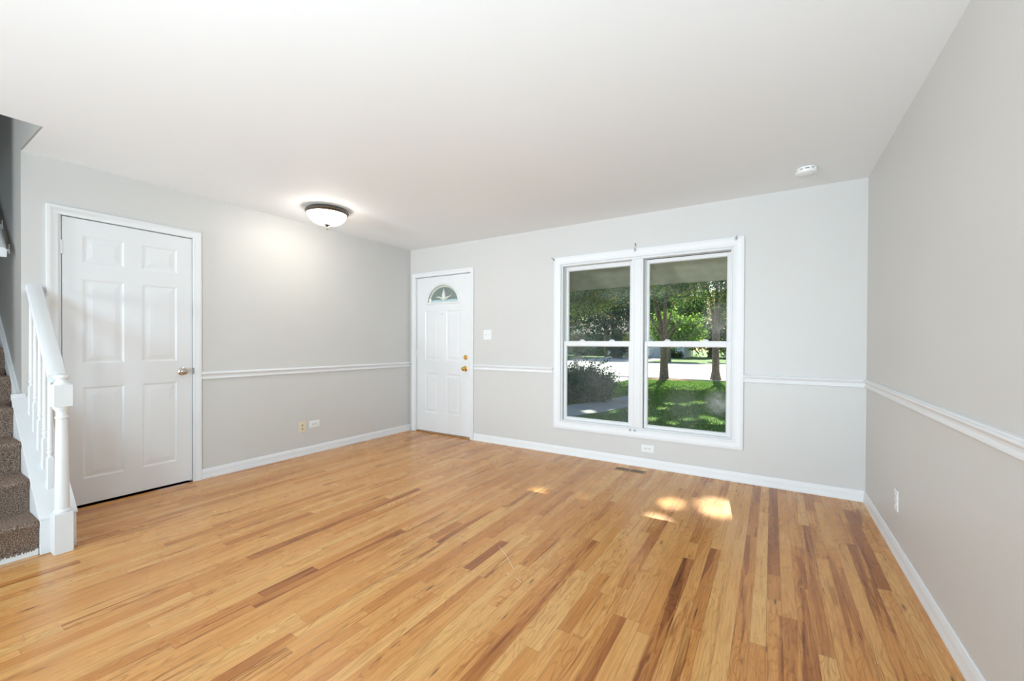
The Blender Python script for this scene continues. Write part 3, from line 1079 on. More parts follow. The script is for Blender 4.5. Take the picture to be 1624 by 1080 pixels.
def sash(name, xo0, xo1, xg0, xg1, zo0, zo1, zg0, zg1, y0, y1, gmat, lab=None):
    s = MB()
    s.box(xo0, xg0, y0, y1, zo0, zo1).box(xg1, xo1, y0, y1, zo0, zo1)
    s.box(xg0, xg1, y0, y1, zo0, zg0).box(xg0, xg1, y0, y1, zg1, zo1)
    so = s.build(name, M['vinyl'], wr, bevel=0.0025)
    ym = (y0 + y1) / 2
    # bevelled glazing bead
    gb = MB()
    rings = []
    for ins, y in ((0.0, y0 + 0.001), (0.006, y0 + 0.012), (0.006, y0 + 0.016), (-0.001, y0 + 0.016)):
        rings.append([(xg0 + ins, y, zg0 + ins), (xg1 - ins, y, zg0 + ins), (xg1 - ins, y, zg1 - ins), (xg0 + ins, y, zg1 - ins)])
    gb.sweep(rings, caps=False)
    gb.build('glazing_bead', M['vinyl'], so)
    MB().add([(xg0, ym, zg0), (xg1, ym, zg0), (xg1, ym, zg1), (xg0, ym, zg1)], [(0, 1, 2, 3)]).build('glass_pane', gmat, so)
    return so


for side, gl, gu in (('L', 'glass_ll', 'glass_ul'), ('R', 'glass_lr', 'glass_ur')):
    o0, o1, g0, g1 = X[side]
    lo = sash('lower_sash', o0, o1, g0, g1, 0.372, 1.213, 0.400, 1.161, 0.030, 0.060, M[gl])
    zt_ = 2.008 if side == 'L' else 2.002
    up = sash('upper_sash', o0 + 0.002, o1 - 0.002, g0 + 0.003, g1 - 0.001, 1.170, zt_, 1.205, 1.968, 0.070, 0.100, M[gu])
    for q in (0.28, 0.72):
        x = o0 + (o1 - o0) * q
        lk = MB()
        lk.box(x - 0.030, x + 0.030, 0.036, 0.058, 1.213, 1.218)
        lk.tube([(x - 0.018, 0.046, 1.222), (x + 0.002, 0.046, 1.224), (x + 0.028, 0.042, 1.221)], [0.007, 0.008, 0.004], 10)
        lk.build('sash_lock', M['vinyl'], lo, bevel=0.001)
    if side == 'L':
        MB().add([(o0, 0.118, 0.38), (o1, 0.118, 0.38), (o1, 0.118, 2.0), (o0, 0.118, 2.0)], [(0, 1, 2, 3)]).build('insect_screen', M['screen'], wr)
dark = MB().box(3.135, 3.866, 0.078, 0.095, 2.003, 2.0075)
dark.build('head_gap_shade', M['gap_shade'], wr)  # dark strip painted in as the shade of the gap above the sash


# ------------------------------------------------------------------ small things on the walls
def curtain_bracket(loc, label, flip=1):
    x, z = loc
    t = tag(empty('curtain_bracket', (x, 0, z)), label, 'curtain bracket', 'curtain hardware round the window')
    yf = -0.020 if 2.16 < x < 3.957 and z < 2.104 else 0.0
    p = MB().box(x - 0.011, x + 0.011, yf - 0.003, yf, z - 0.016, z + 0.010)
    p.build('back_plate', M['steel'], t, bevel=0.0015)
    h = MB().tube([(x, yf - 0.002, z), (x, yf - 0.030, z + 0.001), (x + flip * 0.004, yf - 0.040, z + 0.008), (x + flip * 0.008, yf - 0.038, z + 0.018)], 0.0035, 8)
    h.build('hook', M['steel'], t, smooth=True)
    s = MB().lathe([(0, 0), (0.004, 0), (0.004, 0.003), (0.0005, 0.004)], (x, yf - 0.003, z - 0.010), 10, 1, -1)
    s.build('screw', M['steel'], t, smooth=True)
    return t


curtain_bracket((2.172, 2.090), 'small metal curtain rod bracket at the top left corner of the window casing', -1)
curtain_bracket((3.044, 2.094), 'small metal curtain rod bracket at the middle of the top window casing')
curtain_bracket((3.905, 2.092), 'small metal curtain rod bracket at the top right corner of the window casing')
hk = tag(empty('curtain_hook', (3.040, 0, 2.150)), 'tiny metal curtain hook screwed into the wall above the window middle', 'hook')
MB().box(3.033, 3.047, -0.003, 0.0, 2.140, 2.166).build('back_plate', M['steel'], hk, bevel=0.001)
MB().tube([(3.040, -0.002, 2.158), (3.040, -0.018, 2.154), (3.044, -0.024, 2.142), (3.046, -0.018, 2.132), (3.048, -0.010, 2.134)], 0.003, 8).build('hook', M['steel'], hk, smooth=True)
for x, lab in ((3.004, 'small metal clip on the bottom window casing, left one of the two'), (3.050, 'small metal clip on the bottom window casing, right one of the two')):
    cl = tag(empty('casing_clip', (x, -0.02, 0.345)), lab, 'clip', 'metal clips on the bottom window casing')
    MB().box(x - 0.009, x + 0.009, -0.023, -0.0195, 0.334, 0.354).build('clip_plate', M['steel'], cl, bevel=0.001)
    MB().tube([(x - 0.006, -0.023, 0.352), (x, -0.034, 0.348), (x + 0.006, -0.023, 0.344)], 0.003, 6).build('clip_arm', M['steel'], cl, smooth=True)


def duplex(name, origin, plane, horiz, label, ivory=False, kind='outlet', group='wall outlets'):
    """plane: 'x+' on the left wall, 'y-' on the window wall, 'x-' on the right wall"""
    t = tag(empty(name, origin), label, kind, group)
    ox, oy, oz = origin

    def P(a, z, d):
        if horiz:
            a, z = z, a
        if plane == 'x+': return (ox + d, oy + a, oz + z)
        if plane == 'x-': return (ox - d, oy - a, oz + z)
        return (ox + a, oy - d, oz + z)

    def bx(mb, a0, a1, z0, z1, d0, d1):
        p, q = P(a0, z0, d0), P(a1, z1, d1)
        mb.box(p[0], q[0], p[1], q[1], p[2], q[2])
    pm = M['ivory'] if ivory else M['plastic']
    m = MB(); bx(m, -0.036, 0.036, -0.059, 0.059, 0.0, 0.006)
    m.build('cover_plate', pm, t, bevel=0.003)
    for zz in (-0.0195, 0.0195):
        s = MB(); bx(s, -0.0165, 0.0165, zz - 0.014, zz + 0.014, 0.006, 0.0085)
        so = s.build('socket', pm, t, bevel=0.002)
        h = MB()
        if ivory:
            bx(h, -0.006, 0.006, zz - 0.005, zz + 0.005, 0.0085, 0.0092)
        else:
            bx(h, -0.0075, -0.0050, zz - 0.002, zz + 0.007, 0.0085, 0.0092)
            bx(h, 0.0050, 0.0075, zz - 0.002, zz + 0.006, 0.0085, 0.0092)
            bx(h, -0.0025, 0.0025, zz - 0.010, zz - 0.005, 0.0085, 0.0092)
        h.build('slots', M['slot'], so)
    s = MB(); bx(s, -0.003, 0.003, -0.003, 0.003, 0.006, 0.0075)
    s.build('screw', M['steel'], t)
    return t


duplex('wall_outlet', (3.170, 0, 0.182), 'y-', True, 'white duplex outlet mounted sideways below the window')
duplex('wall_outlet', (0, -1.402, 0.312), 'x+', True, 'white duplex outlet mounted sideways on the left wall, right of the ivory jack')
duplex('wall_outlet', (W, -0.925, 0.312), 'x-', False, 'white duplex outlet upright on the right wall near the corner')
duplex('wall_jack', (0, -1.540, 0.300), 'x+', False, 'ivory wall jack with two round openings low on the left wall', True, 'wall jack', None)

sw = tag(empty('light_switch', (1.287, 0, 1.288)), 'white double light switch on the wall beside the front door', 'light switch')
MB().box(1.229, 1.345, -0.006, 0, 1.229, 1.347).build('cover_plate', M['plastic'], sw, bevel=0.003)
for x in (1.264, 1.310):
    MB().prism([(-0.006, 1.276), (-0.017, 1.296), (-0.013, 1.301), (-0.006, 1.298)], 0, x - 0.005, x + 0.005).build('toggle', M['plastic'], sw, bevel=0.001)

sd_ = tag(empty('smoke_detector', (4.373, -0.428, H)), 'round white smoke detector on the ceiling near the right corner', 'smoke detector')
MB().lathe([(0, 0), (0.062, 0), (0.066, -0.004), (0.066, -0.012), (0.061, -0.013), (0.0005, -0.013)], (4.373, -0.428, H), 40).build('base', M['plastic'], sd_, smooth=True)
MB().lathe([(0.0005, -0.013), (0.058, -0.013), (0.058, -0.018), (0.0005, -0.018)], (4.373, -0.428, H), 40).build('vent_slots', M['slot'], sd_, smooth=True)
MB().lathe([(0.0005, -0.018), (0.066, -0.018), (0.068, -0.024), (0.064, -0.036), (0.052, -0.042), (0.046, -0.041), (0.042, -0.044), (0.030, -0.046), (0.0005, -0.046)], (4.373, -0.428, H), 40).build('cover', M['plastic'], sd_, smooth=True)
for i in range(10):
    a = i * math.pi / 5
    x, y = 4.373 + 0.0605 * math.cos(a), -0.428 + 0.0605 * math.sin(a)
    MB().box(x - 0.006, x + 0.006, y - 0.006, y + 0.006, H - 0.019, H - 0.012).build('vent_rib', M['plastic'], sd_)

# flush ceiling light
LC = (0.612, -1.664, H)
cl = tag(empty('ceiling_light', LC), 'lit frosted glass bowl ceiling light with bronze rim near the left wall', 'ceiling light')
MB().lathe([(0.0, 0), (0.160, 0), (0.168, -0.010), (0.183, -0.016), (0.190, -0.026), (0.190, -0.034), (0.182, -0.040), (0.184, -0.046), (0.178, -0.052), (0.170, -0.050), (0.168, -0.040), (0.0005, -0.036)], LC, 64).build('rim', M['bronze'], cl, smooth=True)
bowl = [(0.170 * math.cos(t) ** 0.75 if t < math.pi / 2 - 0.01 else 0.004, -0.048 - 0.098 * math.sin(t) ** 1.15) for t in [i * (math.pi / 2) / 18 for i in range(19)]]
MB().lathe(bowl, LC, 64, caps=False).build('glass_bowl', M['bowl'], cl, smooth=True, seam=60)
fi = MB().lathe([(0.0005, -0.138), (0.029, -0.141), (0.031, -0.146), (0.022, -0.153), (0.010, -0.158), (0.006, -0.164), (0.006, -0.170), (0.0005, -0.171)], LC, 24).build('finial', M['bronze'], cl, smooth=True)
MB().lathe([(0.0005, -0.170), (0.009, -0.172), (0.011, -0.179), (0.008, -0.186), (0.0005, -0.189)], LC, 20).build('finial_ball', M['bronze'], fi, smooth=True)

# floor register under the window
fv = tag(empty('floor_vent', (3.055, -0.180, 0)), 'brown slotted metal floor vent below the window', 'floor vent')
MB().box(2.912, 3.198, -0.226, -0.132, 0.0002, 0.0022).build('frame', M['register'], fv, bevel=0.001)
for i in range(19):
    if i == 9:
        continue
    x = 2.930 + i * 0.0137
    MB().box(x - 0.0036, x + 0.0036, -0.214, -0.144, 0.0018, 0.0026).build('slot', M['register_dark'], fv)

# ------------------------------------------------------------------ stairs
RISE, RUN, X0 = 0.190, 0.225, 0.735
YS0, YS1 = YN + 0.002, -3.502
stair = tag(empty('staircase', (0.6, -3.95, 0)), 'carpeted staircase climbing left between the railing and dark wall', 'staircase')
NS = 14
b = MB()
for i in range(NS):
    x1 = X0 - i * RUN
    z = RISE * (i + 1)
    x0_ = x1 - RUN - 0.03
    # rounded nosing in profile (x, z)
    zb_ = 0.035 if i == 0 else z - RISE - 0.02
    prof = [(x0_, zb_), (x1 - 0.020, zb_), (x1 - 0.020, z - 0.050), (x1 - 0.008, z - 0.036), (x1, z - 0.020), (x1 - 0.003, z - 0.007), (x1 - 0.012, z), (x0_, z)]
    step = MB()
    step.sweep([[(p[0], y, p[1]) for p in prof] for y in (YS0, YS1 if i < 4 else YE - 0.0165)])
    step.build('carpet_step', M['carpet'], stair, smooth=True, seam=50)
MB().box(-0.4, 0.722, YS0, YS1, 0.0, 0.036).build('bottom_trim', M['trim'], stair, bevel=0.003)
# fringe of cut carpet along the bottom edge
fr = MB()
r_ = random.Random(3)
y = YS0
while y < YS1 - 0.01:
    fr.tube([(0.718, y, 0.044), (0.7235, y + r_.uniform(-.004, .004), 0.034 + r_.uniform(-.004, .004)), (0.7235, y, 0.027 + r_.uniform(-.003, .004))], [0.005, 0.004, 0.001], 5)
    y += 0.010
fr.build('carpet_fringe', M['carpet'], stair)['kind'] = 'stuff'

# railing: curb, newel, balusters and handrail
rl = tag(empty('stair_railing', (0.4, -3.43, 0)), 'white stair railing with turned newel post and spindles beside the closet door', 'stair railing')
XC = 0.742
cs = 0.855          # slope of the curb
zc0 = 0.190
curb = MB()
prof = [(XC, 0.0), (XC, zc0), (0.0, zc0 + cs * XC), (0.0, 0.0)]
curb.sweep([[(x, y, z) for x, z in prof] for y in (-3.500, -3.358)])
curb.build('curb', M['trim'], rl, bevel=0.003)
cap = MB()
n = Vector((cs, 0, 1)).normalized()
prof = [(XC + 0.004, zc0 + 0.001), (0.001, zc0 + cs * (XC - 0.001) + 0.001), (0.001, zc0 + cs * (XC - 0.001) + 0.013), (XC + 0.006, zc0 + 0.011)]
cap.sweep([[(x, y, z) for x, z in prof] for y in (-3.505, -3.353)])
cap.build('curb_cap', M['trim'], rl, bevel=0.002)
NX, NY, NH = 0.780, -3.423, 0.039


def square_round(mb, cx, cy, levels, n=24):
    """levels: (z, half width, squareness 0..1)"""
    rings = []
    for z, h, q in levels:
        ring = []
        for i in range(n):
            a = 2 * math.pi * (i + 0.5) / n
            ca, sa = math.cos(a), math.sin(a)
            k = 1 / max(abs(ca), abs(sa))
            rr = h * (1 * (1 - q) + k * q)
            ring.append((cx + rr * ca, cy + rr * sa, z))
        rings.append(ring)
    return mb.sweep(rings)


nw = MB()
nw.box(NX - NH, NX + NH, NY - NH, NY + NH, 0, 0.226)
nw.lathe([(0.036, 0.224), (0.0375, 0.230), (0.0375, 0.236), (0.033, 0.241), (0.030, 0.246), (0.0305, 0.252), (0.030, 0.30), (0.0285, 0.45), (0.0265, 0.62), (0.0245, 0.745), (0.0245, 0.752),
          (0.029, 0.756), (0.029, 0.762), (0.0245, 0.766), (0.024, 0.790), (0.028, 0.800), (0.035, 0.810), (0.037, 0.822)], (NX, NY, 0), 32)
nw.box(NX - NH, NX + NH, NY - NH, NY + NH, 0.820, 0.945)
nw.lathe([(0.037, 0.944), (0.034, 0.950), (0.028, 0.956), (0.022, 0.966), (0.022, 0.974), (0.030, 0.979), (0.034, 0.986), (0.034, 0.991), (0.028, 0.998), (0.014, 1.002), (0.0005, 1.003)], (NX, NY, 0), 32)
nw.build('newel_post', M['trim'], rl, smooth=True, bevel=0.003)
rs = 0.755


def rail_z(x, off=0.0):
    return 0.958 + rs * (NX - NH - x) + off


hr = MB()
yl0, yl1 = -3.432, -3.402
prof = [(-0.036, 0.0), (0.036, 0.0), (0.038, 0.010), (0.038, 0.028), (0.034, 0.036), (0.020, 0.041), (-0.020, 0.041), (-0.034, 0.036), (-0.038, 0.028), (-0.038, 0.010)]
hr.sweep([[(x, yc + dy, rail_z(x, dz * 1.25)) for dy, dz in prof] for x, yc in ((NX - NH + 0.002, yl0), (0.001, yl1))])
hr.build('handrail', M['trim'], rl, smooth=True, seam=40)
for i in range(5):
    x = 0.588 - i * 0.1145
    zb_ = zc0 + cs * (XC - x) + 0.006
    zt = rail_z(x) + 0.004
    yb = -3.434
    yt = yl0 + (yl1 - yl0) * (NX - x) / NX
    bl = MB()
    h = 0.0165
    zs = zb_ + 0.178
    lv = [(zb_ - 0.02, h, 1), (zs - 0.004, h, 1), (zs, h * 0.92, 0.9), (zs + 0.008, h * 0.72, 0.2), (zs + 0.016, h * 0.66, 0), (zs + 0.024, h * 0.80, 0), (zs + 0.034, h * 0.92, 0), (zs + 0.042, h * 0.80, 0),
          (zs + 0.046, h * 0.66, 0), (zs + 0.050, h * 0.86, 0), (zs + 0.055, h * 0.86, 0), (zs + 0.058, h * 0.72, 0), (zs + 0.10, h * 0.78, 0), (zt, h * 0.60, 0)]
    square_round(bl, x, yb, lv, 24)
    # lean of the top is nil: spindles are plumb
    bl.build('baluster', M['trim'], rl, smooth=True, seam=35)

# skirt board and wall handrail inside the stairwell
sk = MB()
prof = [(-0.02, 0.700), (-0.02, 0.835), (-2.9, 0.835 + 0.80 * 2.88), (-2.9, 0.60 + 0.80 * 2.88)]
sk.sweep([[(x, y, z) for x, z in prof] for y in (YE - 0.016, YE)])
sk.sweep([[(x, y, z) for x, z in ((-0.02, 0.820), (-0.02, 0.838), (-2.9, 0.838 + 0.80 * 2.88), (-2.9, 0.820 + 0.80 * 2.88))] for y in (YE - 0.024, YE - 0.016)])
struct(sk.build('trim_5', M['trim']))
MB().box(-0.035, 0.022, -3.500, -3.440, 0.800, 0.845).build('curb_end_block', M['trim'], rl, bevel=0.004)
hw = tag(empty('wall_handrail', (-0.8, -3.52, 2.0)), 'white sloping handrail on the dark stairwell wall at the left edge', 'handrail')
b = MB()
hx = -0.15
prof = [(-0.022, -0.02), (0.022, -0.02), (0.024, 0.012), (0.012, 0.022), (-0.012, 0.022), (-0.024, 0.012)]
b.sweep([[(x, -3.520 + dy, 1.775 + 0.84 * (hx - x) + dz * 1.5) for dy, dz in prof] for x in (hx, -2.8)])
b.build('rail', M['trim'], hw, bevel=0.002)
for x in (-0.335, -0.58, -1.6):
    z = 1.775 + 0.84 * (hx - x) - 0.105
    MB().box(x - 0.022, x + 0.022, -3.468, YE - 0.001, z - 0.03, z + 0.035).box(x - 0.010, x + 0.010, -3.530, -3.465, z - 0.012, z + 0.002).box(x - 0.010, x + 0.010, -3.530, -3.510, z - 0.012, z + 0.085).build('bracket', M['trim'], hw, bevel=0.002)

# ------------------------------------------------------------------ outside: eave, ground, street
GZ = -0.30
ev = MB()
zw, ze, ye = 2.17, 1.862, 0.80
ev.prism([(0.141, zw), (ye, ze), (ye + 0.03, ze - 0.005), (ye + 0.03, ze + 0.14), (0.141, zw + 0.35)], 0, -4.0, 9.0)
eo = ev.build('trim_eave', M['soffit'])
struct(eo)
MB().box(1.50, 1.78, 0.52, 0.60, 1.955, 1.962).build('soffit_vent', M['bark'], eo)
struct(MB().box(-4.0, 9.0, 0.13, 0.142, GZ, -0.06).build('trim_exterior_base', M['brick']))


def slab_(name, x0, x1, y0, y1, z0, z1, m):
    return struct(MB().box(x0, x1, y0, y1, z0, z1).build(name, m))


lawn = slab_('ground_lawn', -60, 40, 0.141, 90, GZ - 0.3, GZ, M['grass'])
slab_('ground_street', -70, 45, 14.3, 29.2, GZ + 0.001, GZ + 0.012, M['street'])
slab_('ground_curb_near', -70, 45, 14.15, 14.3, GZ + 0.001, GZ + 0.05, M['concrete'])
slab_('ground_curb_far', -70, 45, 29.2, 29.4, GZ + 0.001, GZ + 0.05, M['concrete'])
wk = MB()
poly = [(-.55, .2), (.55, .2), (.72, 3.6), (1.05, 4.4), (1.38, 5.7), (1.45, 7.2), (.75, 7.75), (.45, 6.2), (.15, 5.3), (-.1, 4.4), (-.5, 3.6)]
wk.sweep([[(x, y, GZ + 0.001) for x, y in poly], [(x, y, GZ + 0.022) for x, y in poly]])
struct(wk.build('ground_walk', M['concrete']))
slab_('ground_driveway', -6.5, -0.78, 9.0, 14.15, GZ + 0.001, GZ + 0.02, M['concrete'])
slab_('ground_driveway_far', -11.0, -4.6, 29.4, 42.9, GZ + 0.001, GZ + 0.02, M['street'])

# gaps in the tree canopy that let spots of sun through
SD = np.array(SUN_DIR)
TARGETS = [((2.602, -1.175, 0), 0.065), ((3.544, -0.797, 0), 0.075), ((3.845, -0.700, 0), 0.125), ((3.525, -1.20, 0), 0.075), ((2.937, -1.034, 0), 0.02), ((3.36, -0.76, 0), 0.01)]
for px, py, rr in ((-1.3, 36.3, 1.2), (1.0, 34.0, 1.0), (-3.0, 34.0, 1.0), (0.2, 38.5, 1.2), (2.6, 36.0, 1.0), (-13.1, 45.0, 0.6)):
    TARGETS.append(((px, py, GZ), rr))
for px, py, rr in ((0.44, 12.02, 0.24), (0.93, 11.92, 0.16), (1.92, 12.85, 0.08), (1.59, 10.46, 0.12), (1.97, 10.38, 0.09), (2.4, 10.85, 0.1), (1.99, 6.71, 0.09), (2.03, 5.81, 0.06), (2.39, 6.78, 0.08), (2.59, 7.3, 0.11), (3.06, 5.08, 0.1), (3.34, 4.72, 0.08), (2.17, 4.35, 0.07), (2.59, 4.16, 0.04), (2.79, 4.69, 0.04), (-0.56, 10.54, 0.1), (0.17, 8.49, 0.06), (1.26, 4.81, 0.08), (0.83, 4.42, 0.1), (0.77, 10.14, 0.08)):
    TARGETS.append(((px, py, GZ), rr * 0.75 + 0.02))


def leaf_mesh(name, m, centers, normals_jit, size, parent, seed=0, kill=True, aspect=0.6):
    r = np.random.default_rng(seed)
    c_ = np.asarray(centers)
    sz = np.asarray(size, float) if np.ndim(size) else None
    size_k = sz if sz is not None else size
    if kill:
        keep = np.ones(len(c_), bool)
        for (t, rad) in TARGETS:
            d = c_ - np.array(t)
            along = d @ SD
            perp = np.linalg.norm(d - np.outer(along, SD), axis=1)
            keep &= perp > rad + size_k * 0.36
        c_ = c_[keep]
        if sz is not None:
            sz = sz[keep]
    n = len(c_)
    a = r.normal(size=(n, 3))
    a /= np.linalg.norm(a, axis=1)[:, None]
    b_ = r.normal(size=(n, 3))
    b_ -= (b_ * a).sum(1)[:, None] * a
    b_ /= np.linalg.norm(b_, axis=1)[:, None]
    s = (sz[:, None] if sz is not None else size) * r.uniform(0.6, 1.25, size=(n, 1))
    v = np.empty((n, 4, 3))
    v[:, 0] = c_ - a * s * 0.5
    v[:, 1] = c_ + b_ * s * 0.5 * aspect
    v[:, 2] = c_ + a * s * 0.5
    v[:, 3] = c_ - b_ * s * 0.5 * aspect
    off = np.zeros(3)
    p = parent
    while p is not None:
        off += np.array(p.location)
        p = p.parent
    v -= off
    me = bpy.data.meshes.new(name)
    me.vertices.add(n * 4)
    me.vertices.foreach_set('co', v.reshape(-1))
    me.loops.add(n * 4)
    me.loops.foreach_set('vertex_index', np.arange(n * 4, dtype=np.int32))
    me.polygons.add(n)
    me.polygons.foreach_set('loop_start', np.arange(0, n * 4, 4, dtype=np.int32))
    me.polygons.foreach_set('loop_total', np.full(n, 4, dtype=np.int32))
    me.update(calc_edges=True)
    at = me.attributes.new('leafrand', 'FLOAT', 'FACE')
    at.data.foreach_set('value', r.random(n).astype(np.float32) ** 1.5)
    me.materials.append(m)
    o = bpy.data.objects.new(name, me)
    COL.objects.link(o)
    o.parent = parent
    return o


def blob(r, c_, rad, n, clumps=40, clump_r=0.35, shell=0.5):
    """leaf centres gathered in clumps inside an ellipsoid"""
    c_ = np.array(c_); rad = np.array(rad)
    d = r.normal(size=(clumps, 3))
    d /= np.linalg.norm(d, axis=1)[:, None]
    k = c_ + d * rad * (r.uniform(shell, 1.0, size=(clumps, 1)))
    i = r.integers(0, clumps, n)
    return k[i] + r.normal(size=(n, 3)) * clump_r


def tree(name, x, y, trunk_r, fork_z, branches, label, group, crown, leafm, leaf_size, seed, flare=1.6, lean=(0, 0), trunk_top=None):
    t = tag(empty(name, (x, y, GZ)), label, 'tree', group)
    tr = MB()
    fz = GZ + fork_z
    pts = [(x, y, GZ - 0.05), (x, y, GZ + 0.12), (x + lean[0] * .2, y, GZ + 0.4), (x + lean[0] * .6, y + lean[1] * .5, GZ + fork_z * .6), (x + lean[0], y + lean[1], fz)]
    tr.tube(pts, [trunk_r * flare, trunk_r * (1 + (flare - 1) * .5), trunk_r * 1.08, trunk_r * .95, trunk_r * 1.1], 14)
    for (dx, dy, dz, rr) in branches:
        p0 = Vector((x + lean[0], y + lean[1], fz - 0.12))
        p3 = p0 + Vector((dx, dy, dz))
        m1 = p0.lerp(p3, 0.35) + Vector((-dx * .06, 0, dz * 0.04))
        m2 = p0.lerp(p3, 0.7) + Vector((dx * .03, dy * .04, -dz * 0.02))
        tr.tube([p0, m1, m2, p3], [rr, rr * .8, rr * .5, rr * .2], 9)
    tr.build('trunk', M['bark'], t, smooth=True, seam=60)
    r = np.random.default_rng(seed)
    parts = [blob(r, *cc[:6]) for cc in crown]
    cs_ = np.concatenate(parts)
    if any(len(cc) > 6 for cc in crown):
        leaf_size = np.concatenate([np.full(len(p), cc[6] if len(cc) > 6 else leaf_size) for p, cc in zip(parts, crown)])
    leaf_mesh('foliage', leafm, cs_, 0, leaf_size, t, seed)
    return t


# the two street trees whose canopies shade the lawn and house front
tree('street_tree', 0.36, 14.0, 0.155, 1.62, [(-.42, -.3, 2.2, .135), (-0.75, -.5, 3.9, .07), (1.0, -.2, 1.35, .04), (.38, -.2, 1.7, .055), (0.5, -1.5, 4.2, .08), (-1.9, -1, 3.2, .05)],
     'grey trunked tree by the street, seen through the middle of the right window', None,
     [((-0.3, 12.6, 6.6), (4.6, 5.2, 2.2), 7500, 190, .5, .0, .34), ((-0.6, 13.0, 3.9), (3.8, 2.2, .8), 11000, 120, .3, .1), ((1.3, 13.5, 3.4), (1.1, 1.0, 0.6), 2200, 26, .22, .2),
      ((-2.6, 12.8, 3.1), (1.9, 1.0, .7), 9000, 60, .26, .2)],
     M['leaf_maple'], 0.080, 11, 1.45)
tree('street_tree', 2.20, 15.0, 0.135, 2.10, [(.9, -.5, 3.4, .10), (-0.7, -.3, 3.6, .08), (0.2, 1.4, 3.5, .08), (0.4, -2.6, 4, .08), (2.4, -1, 1.8, .05)],
     'flared trunk tree by the street, at the right edge of the right window', None,
     [((3.2, 13.0, 6.6), (4.6, 5.4, 2.2), 7500, 190, .5, .0, .34), ((3.0, 13.8, 3.8), (2.6, 1.8, 0.8), 8000, 90, .3, .1), ((2.9, 14.2, 2.8), (.9, .8, .8), 3200, 30, .22, .2)],
     M['leaf_maple'], 0.080, 12, 1.9)
# added nearer tree, out of view above the eave, whose crown breaks the sun up over the window
ny = tree('unseen_shade_tree', 7.6, 8.6, 0.2, 3.2, [(-2.5, 0, 3.5, .12), (-3.5, -1.5, 3.0, .10), (0.5, -1, 3.6, .1), (-4.6, 0.6, 3.4, .09)],
          'unseen tree added right of the window, its crown shading lawn and window', None,
          [((3.0, 7.6, 7.2), (4.8, 3.8, 0.9), 13000, 320, .45, .0), ((3.1, 7.6, 7.4), (1.6, 1.6, 0.8), 3000, 160, .35, .0),
           ((2.2, 6.6, 7.0), (1.7, 1.0, .3), 17000, 700, .16, .0, .12)], M['leaf_maple'], 0.34, 13)

# background greenery
BGT = 'background trees across the street'
tree('background_tree', -3.2, 33.0, 0.10, 1.5, [(0.6, 0, 2.5, .08), (-.6, 0, 2.5, .08)], 'small bright green tree on the far lawn before the white garage end', BGT,
     [((-2.6, 33.0, 2.4), (2.3, 1.6, 1.5), 7000, 70, .3, .2)], M['leaf_bright'], 0.26, 21)
tree('background_tree', -9.0, 37.0, 0.3, 0.8, [(0.2, 0, 2.0, .1)], 'dark conical evergreen across the street, behind the left window bush', BGT,
     [((-9.0, 37.0, 0.6), (0.9, 0.8, 1.0), 3500, 40, .2, .2), ((-9.0, 37.0, 1.7), (0.6, 0.6, 0.9), 1800, 24, .2, .2)], M['leaf_dark'], 0.22, 22)
tree('background_tree', -11.5, 41.0, 0.2, 3.0, [(1.5, 0, 3, .12), (-1.5, 0, 3, .12)], 'tall dark green tree across the street filling the left window top', BGT,
     [((-11.0, 41.0, 6.6), (5.0, 3.0, 4.6), 17000, 150, .7, .2)], M['leaf_dark'], 0.36, 23)
tree('background_tree', -19.0, 46.0, 0.35, 3.0, [(1.5, 0, 3, .12), (-1.5, 0, 3, .12)], 'broad blue green tree at the far left beyond the grey house', BGT,
     [((-19.0, 46.0, 6.4), (5.5, 3.0, 4.6), 14000, 140, .7, .2)], M['leaf_blue'], 0.40, 24)
tree('background_tree', -1.5, 47.0, 0.35, 3.0, [(1.5, 0, 3, .12), (-1.5, 0, 3, .12)], 'olive green tree behind the bright small tree, right window', BGT,
     [((-0.5, 47.0, 4.6), (5.0, 3.0, 4.6), 14000, 130, .7, .2)], M['leaf_bright'], 0.42, 25)
tree('background_tree', 1.0, 38.0, 0.12, 2.0, [(1.0, 0, 3, .1)], 'pale yellow green tree between the two street trees, right window', BGT,
     [((0.9, 38.0, 3.9), (1.9, 1.6, 1.6), 6000, 70, .35, .2)], M['leaf_pale'], 0.26, 26)
tree('background_tree', 5.5, 42.0, 0.3, 2.0, [(1.0, 0, 3, .1)], 'blue green tree behind the right street tree', BGT,
     [((4.8, 42.0, 3.8), (3.4, 2.0, 4.2), 9000, 90, .6, .2)], M['leaf_blue'], 0.36, 27)
tree('background_tree', -7.5, 52.0, 0.35, 3.0, [(1.5, 0, 3, .12)], 'tall mid green tree rising behind the white garage', BGT,
     [((-7.5, 52.0, 7.5), (4.5, 3.0, 4.6), 12000, 120, .7, .2)], M['leaf_bright'], 0.42, 28)
tree('background_tree', 12.0, 50.0, 0.35, 3.0, [(1.5, 0, 3, .12)], 'far tree beyond the right edge of the window', BGT,
     [((11.0, 50.0, 4.5), (6.0, 3.0, 4.8), 9000, 110, .8, .2)], M['leaf_dark'], 0.5, 29)


